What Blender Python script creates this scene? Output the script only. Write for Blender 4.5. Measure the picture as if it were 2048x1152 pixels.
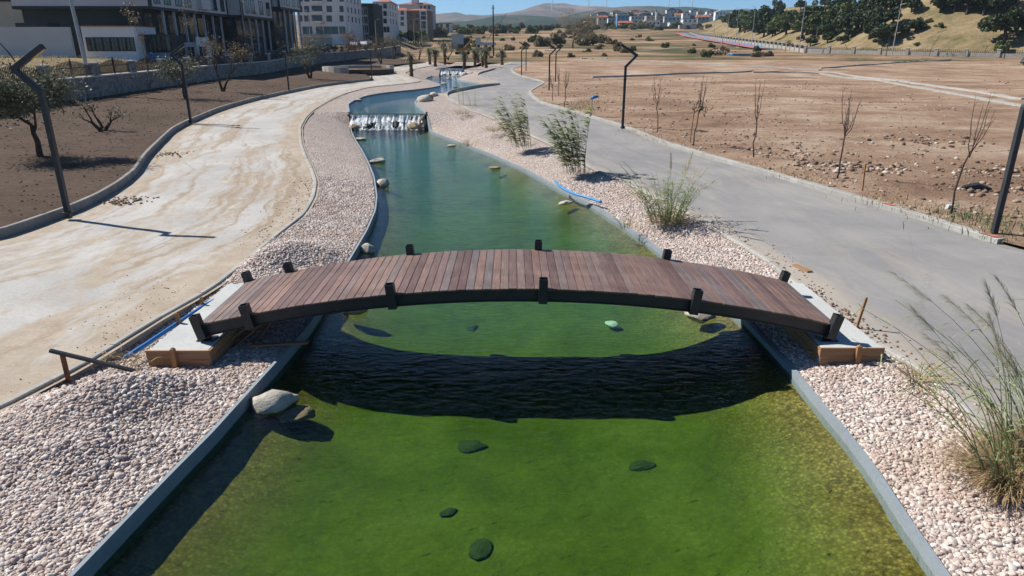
import bpy, bmesh, math, random
import numpy as np
from mathutils import Vector, Matrix, noise as mnoise

for _o in list(bpy.data.objects):
    bpy.data.objects.remove(_o)
S = bpy.context.scene
COL = S.collection
R = math.radians
rng = np.random.default_rng(7)
random.seed(7)

# ------------------------------------------------------------------ camera
F = 1365.33                      # focal length in photograph pixels (24 mm equivalent)
PITCH = math.atan(484 / F)       # drone camera tilted down
H = 5.5                          # metres above the path at the bridge
cam_d = bpy.data.cameras.new('camera')
cam = bpy.data.objects.new('camera', cam_d)
COL.objects.link(cam)
cam.location = (0, 0, H)
cam.rotation_euler = (math.pi / 2 - PITCH, 0, 0)
cam_d.lens = 24
cam_d.sensor_width = 36
cam_d.clip_start = .05
cam_d.clip_end = 20000
S.camera = cam

# ------------------------------------------------------------------ sky, sun, exposure
SUN = Vector((-5.2, 2.05, 5.35)).normalized()
W = bpy.data.worlds.new('World')
S.world = W
W.use_nodes = True
wn = W.node_tree.nodes
sky = wn.new('ShaderNodeTexSky')
sky.sky_type = 'NISHITA'
sky.sun_disc = False
sky.sun_elevation = math.asin(SUN.z)
sky.sun_rotation = math.atan2(SUN.x, SUN.y)
sky.altitude = 4000
sky.air_density = 1.0
sky.dust_density = 0
sky.ozone_density = 6
tint = wn.new('ShaderNodeMix'); tint.data_type = 'RGBA'; tint.blend_type = 'MULTIPLY'   # one even colour balance for the whole sky
tint.inputs[0].default_value = 1; tint.inputs[7].default_value = (.74, 1.02, 1.10, 1)
W.node_tree.links.new(sky.outputs[0], tint.inputs[6])
W.node_tree.links.new(tint.outputs[2], wn['Background'].inputs[0])
wn['Background'].inputs[1].default_value = .068
sun_d = bpy.data.lights.new('sun', 'SUN')
sun_d.energy = 4.9
sun_d.angle = R(.53)
sun_d.color = (1, .95, .87)
sun = bpy.data.objects.new('sun', sun_d)
COL.objects.link(sun)
sun.rotation_euler = (-SUN).to_track_quat('-Z', 'Y').to_euler()
vs = S.view_settings
vs.view_transform = 'Standard'
vs.look = 'None'
vs.exposure = 0.62
vs.gamma = 1
vs.use_curve_mapping = False
cy = S.cycles
cy.use_denoising = True
cy.max_bounces = 7
cy.transparent_max_bounces = 12
cy.caustics_reflective = False
cy.caustics_refractive = False
cy.sample_clamp_indirect = 6

# ------------------------------------------------------------------ survey helpers: photograph pixel -> place on the ground
sp_, cp_ = math.sin(PITCH), math.cos(PITCH)
_GY = [-30, 18, 34, 52, 75, 105, 122, 190, 300, 450, 600, 800, 1500, 6000]
_GZ = [0, 0, .25, .85, .95, 1.1, 1.8, 3.2, 6.3, 11, 19, 24, 22, 10]
_gt = np.linspace(-30, 6000, 12061)
_k = np.exp(-np.linspace(-2, 2, 13) ** 2)
_gz = np.convolve(np.pad(np.interp(_gt, _GY, _GZ), 6, mode='edge'), _k / _k.sum(), 'valid')
def g(Y): return np.interp(Y, _gt, _gz)

def un(px, py, dz=0.0, z=None):
    u, v = (px - 1024) / F, (py - 576) / F
    d = (u, cp_ - v * sp_, -(sp_ + v * cp_))
    f = lambda t: H + t * d[2] - ((float(g(t * d[1])) + dz) if z is None else z)
    lo = hi = 2.0
    while hi < 4000 and f(hi) > 0:
        lo = hi; hi *= 1.03
    for _ in range(36):
        m = (lo + hi) / 2
        if f(m) > 0: lo = m
        else: hi = m
    return Vector((hi * d[0], hi * d[1], H + hi * d[2]))
def at(px, py, t):
    u, v = (px - 1024) / F, (py - 576) / F
    return Vector((t * u, t * (cp_ - v * sp_), H - t * (sp_ + v * cp_)))
def z_at(py, Y):
    v = (py - 576) / F
    return H - Y * (sp_ + v * cp_) / (cp_ - v * sp_)
def x_at(px, py, Y):
    v = (py - 576) / F
    return (px - 1024) / F * Y / (cp_ - v * sp_)

# ------------------------------------------------------------------ object helpers
def tag(o, label=None, cat=None, group=None, kind=None):
    if label: o['label'] = label
    if cat: o['category'] = cat
    if group: o['group'] = group
    if kind: o['kind'] = kind
    return o
def wloc(o):
    v = Vector((0, 0, 0))
    while o is not None:
        v = v + o.location
        o = o.parent
    return v
def empty(name, loc, rz=0, **kw):
    o = bpy.data.objects.new(name, None)
    o.empty_display_size = .2
    COL.objects.link(o)
    o.location = loc
    o.rotation_euler = (0, 0, rz)
    return tag(o, **kw)
def link(name, me, mat=None, parent=None, loc=None, **kw):
    if mat is not None and len(me.materials) == 0:
        me.materials.append(mat)
    o = bpy.data.objects.new(name, me)
    COL.objects.link(o)
    if parent is not None: o.parent = parent
    if loc is not None: o.location = loc
    return tag(o, **kw)
def copy_tree(o, parent=None):
    c = o.copy(); COL.objects.link(c); c.parent = parent
    for ch in o.children: copy_tree(ch, c)
    return c
def np_mesh(name, V, Fc, smooth=False):
    """V (n,3), Fc (m,k) same-size faces, fast"""
    me = bpy.data.meshes.new(name)
    V = np.asarray(V, np.float32); Fc = np.asarray(Fc, np.int32)
    m, k = Fc.shape
    me.vertices.add(len(V)); me.vertices.foreach_set('co', V.ravel())
    me.loops.add(m * k); me.loops.foreach_set('vertex_index', Fc.ravel())
    me.polygons.add(m)
    me.polygons.foreach_set('loop_start', np.arange(0, m * k, k, dtype=np.int32))
    if smooth: me.polygons.foreach_set('use_smooth', np.ones(m, bool))
    me.update(calc_edges=True)
    return me
class MB:
    def __init__(s): s.v = []; s.f = []; s.sm = False
    def add(s, vs_, fs):
        n = len(s.v); s.v += [tuple(p) for p in vs_]; s.f += [tuple(i + n for i in q) for q in fs]
        return s
    def box(s, lo, hi, M=None):
        x0, y0, z0 = lo; x1, y1, z1 = hi
        p = [(x0, y0, z0), (x1, y0, z0), (x1, y1, z0), (x0, y1, z0), (x0, y0, z1), (x1, y0, z1), (x1, y1, z1), (x0, y1, z1)]
        if M is not None: p = [M @ Vector(q) for q in p]
        return s.add(p, [(0, 3, 2, 1), (4, 5, 6, 7), (0, 1, 5, 4), (1, 2, 6, 5), (2, 3, 7, 6), (3, 0, 4, 7)])
    def bar(s, a, b, w, h=None, up=(0, 0, 1)):
        a, b = Vector(a), Vector(b); h = h or w
        d = (b - a).normalized(); upv = Vector(up)
        if abs(d.dot(upv)) > .97: upv = Vector((0, 1, 0))
        x = d.cross(upv).normalized() * w / 2; y = x.cross(d).normalized() * h / 2
        p = [a - x - y, a + x - y, a + x + y, a - x + y, b - x - y, b + x - y, b + x + y, b - x + y]
        return s.add(p, [(0, 3, 2, 1), (4, 5, 6, 7), (0, 1, 5, 4), (1, 2, 6, 5), (2, 3, 7, 6), (3, 0, 4, 7)])
    def tube(s, pts, rad, n=6, cap=True):
        pts = [Vector(p) for p in pts]
        if not hasattr(rad, '__len__'): rad = [rad] * len(pts)
        rings = []
        ref = Vector((.31, .52, .8))
        for i, p in enumerate(pts):
            d = (pts[min(i + 1, len(pts) - 1)] - pts[max(i - 1, 0)])
            d = d.normalized() if d.length > 1e-9 else Vector((0, 0, 1))
            x = d.cross(ref)
            if x.length < .05: x = d.cross(Vector((1, 0, 0)))
            x.normalize(); y = d.cross(x)
            rings.append([p + (x * math.cos(2 * math.pi * k / n) + y * math.sin(2 * math.pi * k / n)) * rad[i] for k in range(n)])
        vs_ = [q for r in rings for q in r]; fs = []
        for i in range(len(pts) - 1):
            for k in range(n):
                fs.append((i * n + k, i * n + (k + 1) % n, (i + 1) * n + (k + 1) % n, (i + 1) * n + k))
        if cap:
            fs.append(tuple(range(n - 1, -1, -1))); fs.append(tuple(range((len(pts) - 1) * n, len(pts) * n)))
        return s.add(vs_, fs)
    def prism(s, poly, axis, lo, hi):
        """poly = 2-D outline, extruded along axis 0/1/2"""
        def P(a, b, c):
            return {0: (c, a, b), 1: (a, c, b), 2: (a, b, c)}[axis]
        n = len(poly)
        vs_ = [P(a, b, lo) for a, b in poly] + [P(a, b, hi) for a, b in poly]
        fs = [tuple(range(n - 1, -1, -1)), tuple(range(n, 2 * n))] + [(i, (i + 1) % n, n + (i + 1) % n, n + i) for i in range(n)]
        return s.add(vs_, fs)
    def mesh(s, name, off=(0, 0, 0), smooth=False):
        me = bpy.data.meshes.new(name)
        ox, oy, oz = off
        me.from_pydata([(x - ox, y - oy, z - oz) for x, y, z in s.v], [], s.f)
        if smooth:
            me.polygons.foreach_set('use_smooth', np.ones(len(me.polygons), bool))
        bm = bmesh.new(); bm.from_mesh(me)
        bmesh.ops.recalc_face_normals(bm, faces=bm.faces)
        bm.to_mesh(me); bm.free()
        return me
    def build(s, name, mat, parent=None, smooth=False, world=True, bevel=0, **kw):
        """vertices in world coordinates when world, else in the parent's"""
        off = wloc(parent) if (parent is not None and world) else (0, 0, 0)
        o = link(name, s.mesh(name, off, smooth), mat, parent, **kw)
        if bevel:
            m = o.modifiers.new('bevel', 'BEVEL'); m.width = bevel; m.segments = 2; m.limit_method = 'ANGLE'
        return o

# ------------------------------------------------------------------ materials
class NT:
    def __init__(s, name):
        s.m = bpy.data.materials.new(name); s.m.use_nodes = True
        s.t = s.m.node_tree; s.n = s.t.nodes; s.n.clear()
        s.out = s.n.new('ShaderNodeOutputMaterial')
    def node(s, typ, ins=None, **kw):
        nd = s.n.new('ShaderNode' + typ)
        for k_, v_ in kw.items(): setattr(nd, k_, v_)
        for k_, v_ in (ins or {}).items(): s.set(nd.inputs[k_], v_)
        return nd
    def set(s, sock, val):
        if isinstance(val, bpy.types.NodeSocket): s.t.links.new(val, sock)
        elif isinstance(val, bpy.types.Node): s.t.links.new(val.outputs[0], sock)
        else:
            if sock.type == 'RGBA' and len(val) == 3: val = (*val, 1)
            sock.default_value = val
    def pos(s, scale=(1, 1, 1), obj=False, rot=(0, 0, 0)):
        src = s.node('TexCoord').outputs['Object'] if obj else s.node('NewGeometry').outputs['Position']
        return s.node('Mapping', {'Vector': src, 'Scale': scale, 'Rotation': rot}).outputs[0]
    def noise(s, vec, scale, detail=4, rough=.6, dist=0):
        return s.node('TexNoise', {'Vector': vec, 'Scale': scale, 'Detail': detail, 'Roughness': rough, 'Distortion': dist}).outputs[0]
    def ramp(s, fac, stops):
        r = s.node('ValToRGB', {0: fac}); e = r.color_ramp.elements
        while len(e) < len(stops): e.new(.5)
        for el, (p, c) in zip(e, stops):
            el.position = p; el.color = (*c, 1) if hasattr(c, '__len__') else (c, c, c, 1)
        return r.outputs[0]
    def mix(s, fac, a, b, mode='MIX'):
        nd = s.node('Mix', data_type='RGBA', blend_type=mode)
        s.set(nd.inputs[0], fac); s.set(nd.inputs[6], a); s.set(nd.inputs[7], b)
        return nd.outputs[2]
    def math(s, op, a, b=0.0, c=None):
        nd = s.node('Math', operation=op); s.set(nd.inputs[0], a); s.set(nd.inputs[1], b)
        if c is not None: s.set(nd.inputs[2], c)
        return nd.outputs[0]
    def bump(s, h, strength=.5, dist=.02, normal=None):
        d = {'Strength': strength, 'Distance': dist, 'Height': h}
        if normal is not None: d['Normal'] = normal
        return s.node('Bump', d).outputs[0]
    def principled(s, col, rough=.8, spec=.3, metal=0, normal=None, **kw):
        d = {'Base Color': col, 'Roughness': rough, 'Specular IOR Level': spec, 'Metallic': metal}
        if normal is not None: d['Normal'] = normal
        d.update(kw)
        p = s.node('BsdfPrincipled', d)
        s.t.links.new(p.outputs[0], s.out.inputs[0])
        return s.m
def simple(name, c, rough=.7, var=.12, scale=8, spec=.3, metal=0, bump=.0, obj=True, rand=0.0):
    """colour with grain and slight wear; rand = per-object variation"""
    n = NT(name)
    p = n.pos(obj=obj)
    a = n.noise(p, scale, 5)
    lo = [x * (1 - var) for x in c]; hi = [min(1, x * (1 + var)) for x in c]
    col = n.ramp(a, [(.3, lo), (.7, hi)])
    if rand:
        ri = n.node('ObjectInfo').outputs['Random']
        col = n.mix(1.0, col, n.ramp(ri, [(0, 1 - rand), (1, 1.0)]), 'MULTIPLY')
    nm = n.bump(n.noise(p, scale * 4, 4), bump, .02) if bump else None
    return n.principled(col, rough, spec, metal, nm)

def mat_soil(name, cols, big=.12, fine=3.0, bump=.8, streak=None, st=(.36, .5, .64)):
    n = NT(name)
    p = n.pos()
    a = n.noise(p, big, 6, .65, .3)
    b = n.noise(p, fine, 8, .7)
    c = n.noise(n.pos((1, 4, 1) if streak is None else streak), big * 3, 5, .6, .5)
    f1 = n.math('ADD', n.math('MULTIPLY', a, .6), n.math('MULTIPLY', c, .4))
    col = n.ramp(f1, [(st[0], cols[0]), (st[1], cols[1]), (st[2], cols[2])])
    col = n.mix(.6, col, n.ramp(b, [(.3, .55), (.62, 1.2)]), 'MULTIPLY')
    h = n.math('ADD', n.math('MULTIPLY', b, .7), n.noise(p, fine * 5, 6, .7))
    return n.principled(col, .95, .1, 0, n.bump(h, bump, .08))

M = {}
M['bank'] = mat_soil('bank_soil', [(.072, .05, .037), (.094, .066, .05), (.118, .084, .064)], .25, 5, .6)
M['field'] = mat_soil('field_soil', [(.21, .13, .088), (.325, .22, .152), (.47, .365, .275)], .13, 2.6, 1.2, (.4, 1.3, 1))
M['far_field'] = mat_soil('far_field_soil', [(.075, .08, .035), (.24, .15, .09), (.36, .27, .18)], .035, .5, .6, (.2, 1.0, 1), (.43, .51, .60))
M['dry_grass'] = mat_soil('dry_grass_ground', [(.09, .095, .04), (.22, .165, .09), (.30, .235, .145)], .07, 1.2, .9)
M['terrace'] = mat_soil('terrace_ground', [(.15, .13, .11), (.2, .18, .155), (.26, .23, .2)], .1, 3, .4)

def mat_path():
    n = NT('dusty_concrete_path')
    p = n.pos()
    u = n.node('Attribute', attribute_name='u').outputs['Fac']
    a = n.noise(p, .35, 6, .6, .6)
    st = n.noise(n.pos((1.3, .42, 1), rot=(0, 0, .3)), .42, 9, .72, 1.2)
    b = n.noise(p, 14, 8, .75)
    col = n.ramp(a, [(.35, (.36, .35, .335)), (.6, (.45, .435, .415))])
    sand = n.ramp(n.noise(p, 1.3, 6), [(.3, (.29, .225, .16)), (.7, (.42, .35, .27))])
    # dust lies thick along both kerbs and in wheel tracks that follow the path
    w = n.math('ADD', u, n.math('MULTIPLY', n.math('SUBTRACT', n.noise(p, .25, 4), .5), .25))
    trk = n.noise(n.node('CombineXYZ', {0: n.math('MULTIPLY', w, 16.0), 1: n.node('SeparateXYZ', {0: n.pos((1, .06, 1))}).outputs[1]}).outputs[0], .9, 6, .65, .4)
    edge = n.ramp(n.math('ABSOLUTE', n.math('SUBTRACT', u, .5)), [(.30, 0), (.5, .16)])
    f = n.math('ADD', n.math('ADD', n.math('MULTIPLY', st, .55), n.math('MULTIPLY', trk, .45)), edge)
    fd = n.math('ADD', f, n.math('MULTIPLY', n.math('SUBTRACT', n.noise(p, 3.5, 8, .75), .5), .22))
    col = n.mix(n.ramp(fd, [(.47, 0), (.57, .85)]), col, sand)
    col = n.mix(n.ramp(n.math('ADD', trk, n.math('MULTIPLY', n.math('SUBTRACT', n.noise(p, 5, 7, .75), .5), .3)), [(.54, 0), (.66, .7)]), col, (.265, .205, .145))
    col = n.mix(.45, col, n.ramp(b, [(.3, .55), (.6, 1.12)]), 'MULTIPLY')
    h = n.math('ADD', n.math('MULTIPLY', st, .6), n.math('MULTIPLY', b, .25))
    return n.principled(col, .9, .15, 0, n.bump(h, .4, .03))
M['path'] = mat_path()
def mat_road():
    n = NT('grey_worn_road')
    p = n.pos()
    u = n.node('Attribute', attribute_name='u').outputs['Fac']
    a = n.noise(p, .3, 6, .6, .4)
    st = n.noise(n.pos((1.5, .28, 1), rot=(0, 0, -.25)), .5, 8, .7, .8)
    b = n.noise(p, 22, 8, .8)
    col = n.ramp(a, [(.32, (.205, .20, .20)), (.65, (.285, .275, .265))])
    w = n.math('ADD', u, n.math('MULTIPLY', n.math('SUBTRACT', n.noise(p, .25, 4), .5), .2))
    trk = n.noise(n.node('CombineXYZ', {0: n.math('MULTIPLY', w, 13.0), 1: n.node('SeparateXYZ', {0: n.pos((1, .05, 1))}).outputs[1]}).outputs[0], .9, 6, .65, .4)
    edge = n.ramp(u, [(0, .30), (.10, .1), (.22, 0), (.92, 0), (1, .12)])
    f = n.math('ADD', n.math('ADD', n.math('MULTIPLY', st, .5), n.math('MULTIPLY', trk, .5)), edge)
    col = n.mix(n.ramp(f, [(.52, 0), (.74, .75)]), col, (.40, .345, .285))
    col = n.mix(n.ramp(trk, [(.3, .35), (.45, 0)]), col, (.15, .148, .148))
    col = n.mix(.35, col, n.ramp(b, [(.3, .6), (.62, 1.12)]), 'MULTIPLY')
    cr = n.node('TexVoronoi', {'Vector': n.pos((1, .6, 1)), 'Scale': .35, 'Randomness': .9}, feature='DISTANCE_TO_EDGE').outputs['Distance']
    crk = n.math('ADD', cr, n.math('MULTIPLY', n.math('SUBTRACT', n.noise(p, 2, 5), .5), .06))
    col = n.mix(n.ramp(crk, [(.0, .0), (.004, .2), (.010, 0)]), col, (.12, .115, .11))
    sp = n.node('TexVoronoi', {'Vector': p, 'Scale': 2.3}).outputs['Distance']
    col = n.mix(n.ramp(sp, [(.03, .7), (.05, 0)]), col, (.42, .37, .32))
    return n.principled(col, .88, .2, 0, n.bump(b, .3, .01))
M['road'] = mat_road()
def mat_concrete(name, c, stain=.5, bump=.3):
    n = NT(name)
    p = n.pos()
    a = n.noise(p, 1.1, 6, .65, .3)
    b = n.noise(p, 18, 7, .7)
    col = n.ramp(a, [(.3, [x * (1 - stain * .5) for x in c]), (.65, c)])
    col = n.mix(.4, col, n.ramp(b, [(.3, .65), (.65, 1.1)]), 'MULTIPLY')
    ri = n.node('ObjectInfo').outputs['Random']
    col = n.mix(1.0, col, n.ramp(ri, [(0, .88), (1, 1.0)]), 'MULTIPLY')
    return n.principled(col, .85, .2, 0, n.bump(b, bump, .012))
M['kerb'] = mat_concrete('kerb_concrete', (.42, .41, .38))
M['kerb_dark'] = mat_concrete('old_kerb_concrete', (.30, .29, .27), .7)
M['slab'] = mat_concrete('fresh_concrete', (.50, .51, .50), .3)
M['pond_wall'] = mat_concrete('pond_wall_paint', (.27, .31, .34), .25, .12)
M['white_cap'] = mat_concrete('white_coping', (.72, .71, .68), .25)

def mat_gravel():
    n = NT('gravel_bed')
    p = n.pos()
    v = n.node('TexVoronoi', {'Vector': p, 'Scale': 17.0})
    cell = n.node('SeparateColor', {0: v.outputs['Color']}).outputs[0]
    col = n.ramp(cell, [(0, (.33, .26, .23)), (.5, (.52, .43, .385)), (1, (.70, .62, .56))])
    a = n.noise(p, .5, 4)
    col = n.mix(n.ramp(a, [(.4, 0), (.7, .35)]), col, (.38, .28, .22))
    gap = n.ramp(v.outputs['Distance'], [(.3, 1.0), (.7, .55)])
    col = n.mix(1.0, col, gap, 'MULTIPLY')
    return n.principled(col, .85, .2, 0, n.bump(n.math('MULTIPLY', v.outputs['Distance'], -1.0), 1.0, .05))
M['gravel'] = mat_gravel()
def mat_pebble():
    n = NT('pebble_stone')
    oi = n.node('ObjectInfo')
    a = n.noise(n.pos(obj=True), 2.0, 4)
    col = n.ramp(oi.outputs['Random'], [(0, (.30, .225, .195)), (.35, (.47, .38, .335)), (.7, (.58, .50, .45)), (.93, (.66, .61, .57)), (1, (.27, .25, .24))])
    pile = n.noise(n.node('Mapping', {'Vector': oi.outputs['Location'], 'Scale': (1, 1, 1)}).outputs[0], .55, 4)
    col = n.mix(n.ramp(pile, [(.5, 0), (.68, .5)]), col, (.40, .29, .22))
    col = n.mix(.35, col, n.ramp(a, [(.3, .7), (.7, 1.1)]), 'MULTIPLY')
    return n.principled(col, .75, .3)
M['pebble'] = mat_pebble()
def mat_rock(name, c):
    n = NT(name)
    p = n.pos(obj=True)
    a = n.noise(p, 3, 8, .7, .4)
    col = n.ramp(a, [(.3, [x * .55 for x in c]), (.5, c), (.7, [min(1, x * 1.25) for x in c])])
    return n.principled(col, .85, .2, 0, n.bump(n.noise(p, 7, 8, .7), .7, .06))
M['rock'] = mat_rock('pale_boulder', (.46, .42, .36))
M['rock_tan'] = mat_rock('tan_boulder', (.33, .25, .16))
M['rock_wet'] = mat_rock('wet_dark_boulder', (.05, .055, .05))
def mat_clod():
    n = NT('field_rubble_stone')
    col = n.ramp(n.node('NewGeometry').outputs['Random Per Island'], [(0, (.13, .085, .06)), (.45, (.25, .17, .12)), (.8, (.36, .28, .21)), (1, (.52, .47, .41))])
    col = n.mix(.5, col, n.ramp(n.noise(n.pos(), 16, 5), [(.3, .6), (.7, 1.15)]), 'MULTIPLY')
    return n.principled(col, .9, .15)
M['clod'] = mat_clod()
def mat_water():
    n = NT('pond_water')
    p1 = n.pos((2.4, 5.0, 1), rot=(0, 0, .12)); p2 = n.pos((1.1, 2.0, 1), rot=(0, 0, -.2))
    h = n.math('ADD', n.noise(p1, 1.7, 3, .55, .4), n.math('MULTIPLY', n.noise(p2, 1.0, 2, .5, .3), .8))
    nm = n.bump(h, .8, .04)
    fr = n.node('Fresnel', {'IOR': 1.33, 'Normal': n.bump(h, .28, .024)}).outputs[0]
    tr = n.node('BsdfTransparent', {'Color': (.97, .99, .97)}).outputs[0]
    va = n.node('VolumeAbsorption', {'Color': (.2, .80, .5), 'Density': .5})
    n.t.links.new(va.outputs[0], n.out.inputs[1])
    gl = n.node('BsdfGlossy', {'Color': (1, 1, 1), 'Roughness': .03, 'Normal': nm}).outputs[0]
    mx = n.node('MixShader', {0: fr, 1: tr, 2: gl}).outputs[0]
    n.t.links.new(mx, n.out.inputs[0])
    return n.m
M['water'] = mat_water()
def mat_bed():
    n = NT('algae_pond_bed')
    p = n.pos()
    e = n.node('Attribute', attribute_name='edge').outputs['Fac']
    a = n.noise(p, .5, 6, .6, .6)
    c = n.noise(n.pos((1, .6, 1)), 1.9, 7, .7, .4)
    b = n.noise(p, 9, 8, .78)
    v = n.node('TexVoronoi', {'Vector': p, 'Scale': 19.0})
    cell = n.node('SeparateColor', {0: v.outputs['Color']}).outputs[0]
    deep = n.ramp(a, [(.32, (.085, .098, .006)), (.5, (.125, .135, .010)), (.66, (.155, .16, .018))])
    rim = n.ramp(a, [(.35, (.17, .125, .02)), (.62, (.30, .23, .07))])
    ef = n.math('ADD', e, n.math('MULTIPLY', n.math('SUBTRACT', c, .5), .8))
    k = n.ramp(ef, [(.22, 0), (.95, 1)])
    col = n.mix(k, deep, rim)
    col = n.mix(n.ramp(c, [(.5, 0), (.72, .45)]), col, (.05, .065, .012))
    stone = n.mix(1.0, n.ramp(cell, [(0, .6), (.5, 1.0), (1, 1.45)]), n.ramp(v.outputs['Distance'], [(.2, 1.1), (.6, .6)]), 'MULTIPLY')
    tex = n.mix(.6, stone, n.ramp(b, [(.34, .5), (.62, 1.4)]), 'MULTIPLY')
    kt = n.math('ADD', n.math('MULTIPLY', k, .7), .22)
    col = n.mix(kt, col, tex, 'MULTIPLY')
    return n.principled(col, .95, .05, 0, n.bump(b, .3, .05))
M['bed'] = mat_bed()
M['black_steel'] = simple('black_painted_steel', (.022, .024, .027), .45, .3, 6, .4)
M['lamp_steel'] = simple('anthracite_steel', (.026, .03, .034), .5, .25, 5, .4)
def mat_plank():
    n = NT('stained_deck_plank')
    p = n.pos((14, 1.3, 14), obj=True)
    a = n.noise(p, 1.0, 6, .65, .8)
    blot = n.noise(n.pos(), 1.6, 5, .6)
    ri = n.node('ObjectInfo').outputs['Random']
    base = n.ramp(ri, [(0, (.125, .075, .064)), (.35, (.185, .118, .10)), (.6, (.205, .125, .095)), (.8, (.15, .118, .113)), (1, (.225, .145, .112))])
    col = n.mix(.8, base, n.ramp(a, [(.3, .6), (.65, 1.25)]), 'MULTIPLY')
    col = n.mix(.7, col, n.ramp(blot, [(.3, .62), (.65, 1.2)]), 'MULTIPLY')
    return n.principled(col, .55, .35, 0, n.bump(a, .35, .01))
M['plank'] = mat_plank()
def mat_wood(name, c, ax=(1, 14, 14)):
    n = NT(name)
    p = n.pos(ax, obj=True)
    a = n.noise(p, 1.2, 6, .65, .7)
    col = n.ramp(a, [(.3, [x * .6 for x in c]), (.7, [x * 1.15 for x in c])])
    return n.principled(col, .75, .2, 0, n.bump(a, .3, .01))
M['timber'] = mat_wood('raw_formwork_timber', (.33, .19, .105))
M['timber_v'] = mat_wood('raw_stake_timber', (.38, .20, .09), (14, 14, 1))
M['blue_pipe'] = simple('blue_plastic_pipe', (.03, .16, .42), .45, .15, 5)
M['blue_pipe2'] = simple('bright_blue_pipe', (.04, .24, .52), .45, .2, 5)
# ------------------------------------------------------------------ the setting: lines that run along the stream, as X(Y)
YS = np.concatenate([np.arange(-6, 4, .5), np.exp(np.linspace(math.log(4), math.log(150), 330))])
def curve(pts, near, z=None, dz=0.0, far=()):
    P = [(un(x, y, dz, z if not callable(z) else None)) for x, y in pts]
    a = sorted([(p.y, p.x) for p in P] + [(b, c) for c, b in near] + [(b, c) for c, b in far])
    Y = np.array([q[0] for q in a]); X = np.array([q[1] for q in a])
    x = np.interp(YS, Y, X)
    k = np.exp(-np.linspace(-1.8, 1.8, 9) ** 2); k /= k.sum()
    return np.convolve(np.pad(x, 4, mode='edge'), k, 'valid')
YF1, YF2 = 52.5, 121.0
ZW = [-.32, .72, 1.62]               # water levels of the three pools
EDGE = [-.08, .84, 1.74]            # top of the pool walls
def pool(Y): return 0 if Y < YF1 else (1 if Y < YF2 else 2)
ER = -.20                           # the road-side wall of the lower pool is lower
def edge_z(Y, side=-1):
    e0 = EDGE[0] if side < 0 else ER
    r0 = .5 if side < 0 else 2.2
    return np.interp(Y, [-10, YF1 - r0, YF1 + .05, YF2 - .3, YF2 + .05, 200], [e0, e0, EDGE[1], EDGE[1], EDGE[2], EDGE[2]])
def pool_curve(low, up, near, far, e0=EDGE[0]):
    P = [un(x, y, z=e0) for x, y in low] + [un(x, y, z=EDGE[1]) for x, y in up]
    a = sorted([(p.y, p.x) for p in P] + [(b, c) for c, b in near + far])
    x = np.interp(YS, [q[0] for q in a], [q[1] for q in a])
    k = np.exp(-np.linspace(-1.8, 1.8, 7) ** 2); k /= k.sum()
    return np.convolve(np.pad(x, 3, mode='edge'), k, 'valid')
PL = pool_curve([(145, 1152), (250, 1043), (350, 940), (425, 865), (490, 793), (555, 722), (622, 645), (702, 516), (735, 460), (752, 420), (755, 392), (749, 352), (738, 325), (725, 300), (712, 280), (704, 264)],
                [(697, 208), (709, 200), (732, 191), (767, 185), (829, 179), (862, 175), (884, 170.5), (872, 165), (860, 161), (850, 156.5)],
                [(-5.1, 3), (-5.3, -7)], [(-13.3, YF2), (-13.2, 128), (-12, 136), (-11, 160)])
PR = pool_curve([(1885, 1152), (1810, 1043), (1740, 935), (1686, 864), (1620, 787), (1581, 737), (1490, 640), (1330, 508), (1290, 478), (1190, 412), (1120, 377), (1050, 338), (980, 307), (920, 285), (865, 264)],
                [(828, 205), (837, 194), (863, 187.5), (890, 184), (922, 180), (955, 175), (973, 170), (957, 166), (926, 162), (912, 158)],
                [(4.6, 3), (4.4, -7)], [(-8.3, YF2), (-7.8, 128), (-7, 136), (-6, 160)], ER)
KL1 = curve([(0, 820), (130, 752), (190, 720), (300, 650), (430, 576), (500, 519), (560, 468), (610, 430), (630, 395), (635, 365), (625, 335), (612, 310), (604, 285), (602, 255), (612, 237), (629, 220), (662, 200), (692, 187), (737, 175), (787, 170), (830, 166), (845, 162), (830, 156), (813, 150), (808, 146), (825, 140), (845, 135), (870, 131)],
            [(-9.4, 7), (-10.2, 3), (-10.5, -7)], far=[(-17, 160)])
KL2 = curve([(0, 480), (145, 428), (200, 403), (245, 375), (275, 350), (290, 325), (302, 310), (325, 287), (347, 265), (375, 250), (410, 235), (462, 215), (512, 201), (580, 186), (640, 174), (700, 166), (752, 161), (735, 154), (726, 148), (745, 142), (775, 136), (802, 131), (850, 126)],
            [(-19, 16.5), (-22.5, 12), (-24, 6), (-25, -7)], dz=0.0, far=[(-19, 160)])
KR1 = curve([(1686, 651), (1761, 696), (1836, 736), (1911, 801), (1960, 850), (2048, 940), (1536, 523), (1399, 440), (1374, 426), (1239, 360), (1199, 345), (1099, 288), (1040, 262), (992, 240), (937, 220), (897, 198), (890, 189), (907, 184), (962, 174), (1003, 169), (985, 163), (962, 155), (950, 150), (965, 145), (982, 141), (995, 136), (1010, 132)],
            [(7.0, 7), (7.2, 3), (7.4, -7)], far=[(.5, 160)])
KR2 = curve([(1990, 488), (1786, 423), (1636, 380), (1536, 350), (1324, 288), (1244, 255), (1159, 230), (1082, 208), (1064, 196), (1056, 185), (1072, 175), (1088, 166), (1062, 158), (1026, 147), (1020, 140), (1040, 132)],
            [(15.2, 17), (16.5, 12), (17.5, 5), (18, -7)], far=[(6, 160)])
WL = np.interp(YS, [-7, 30, 56, 89, 113, 130, 150], [-33, -33.4, -33.7, -36, -35.2, -33.6, -31])
def cv(c, Y): return float(np.interp(Y, YS, c))
G = g(YS)

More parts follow.
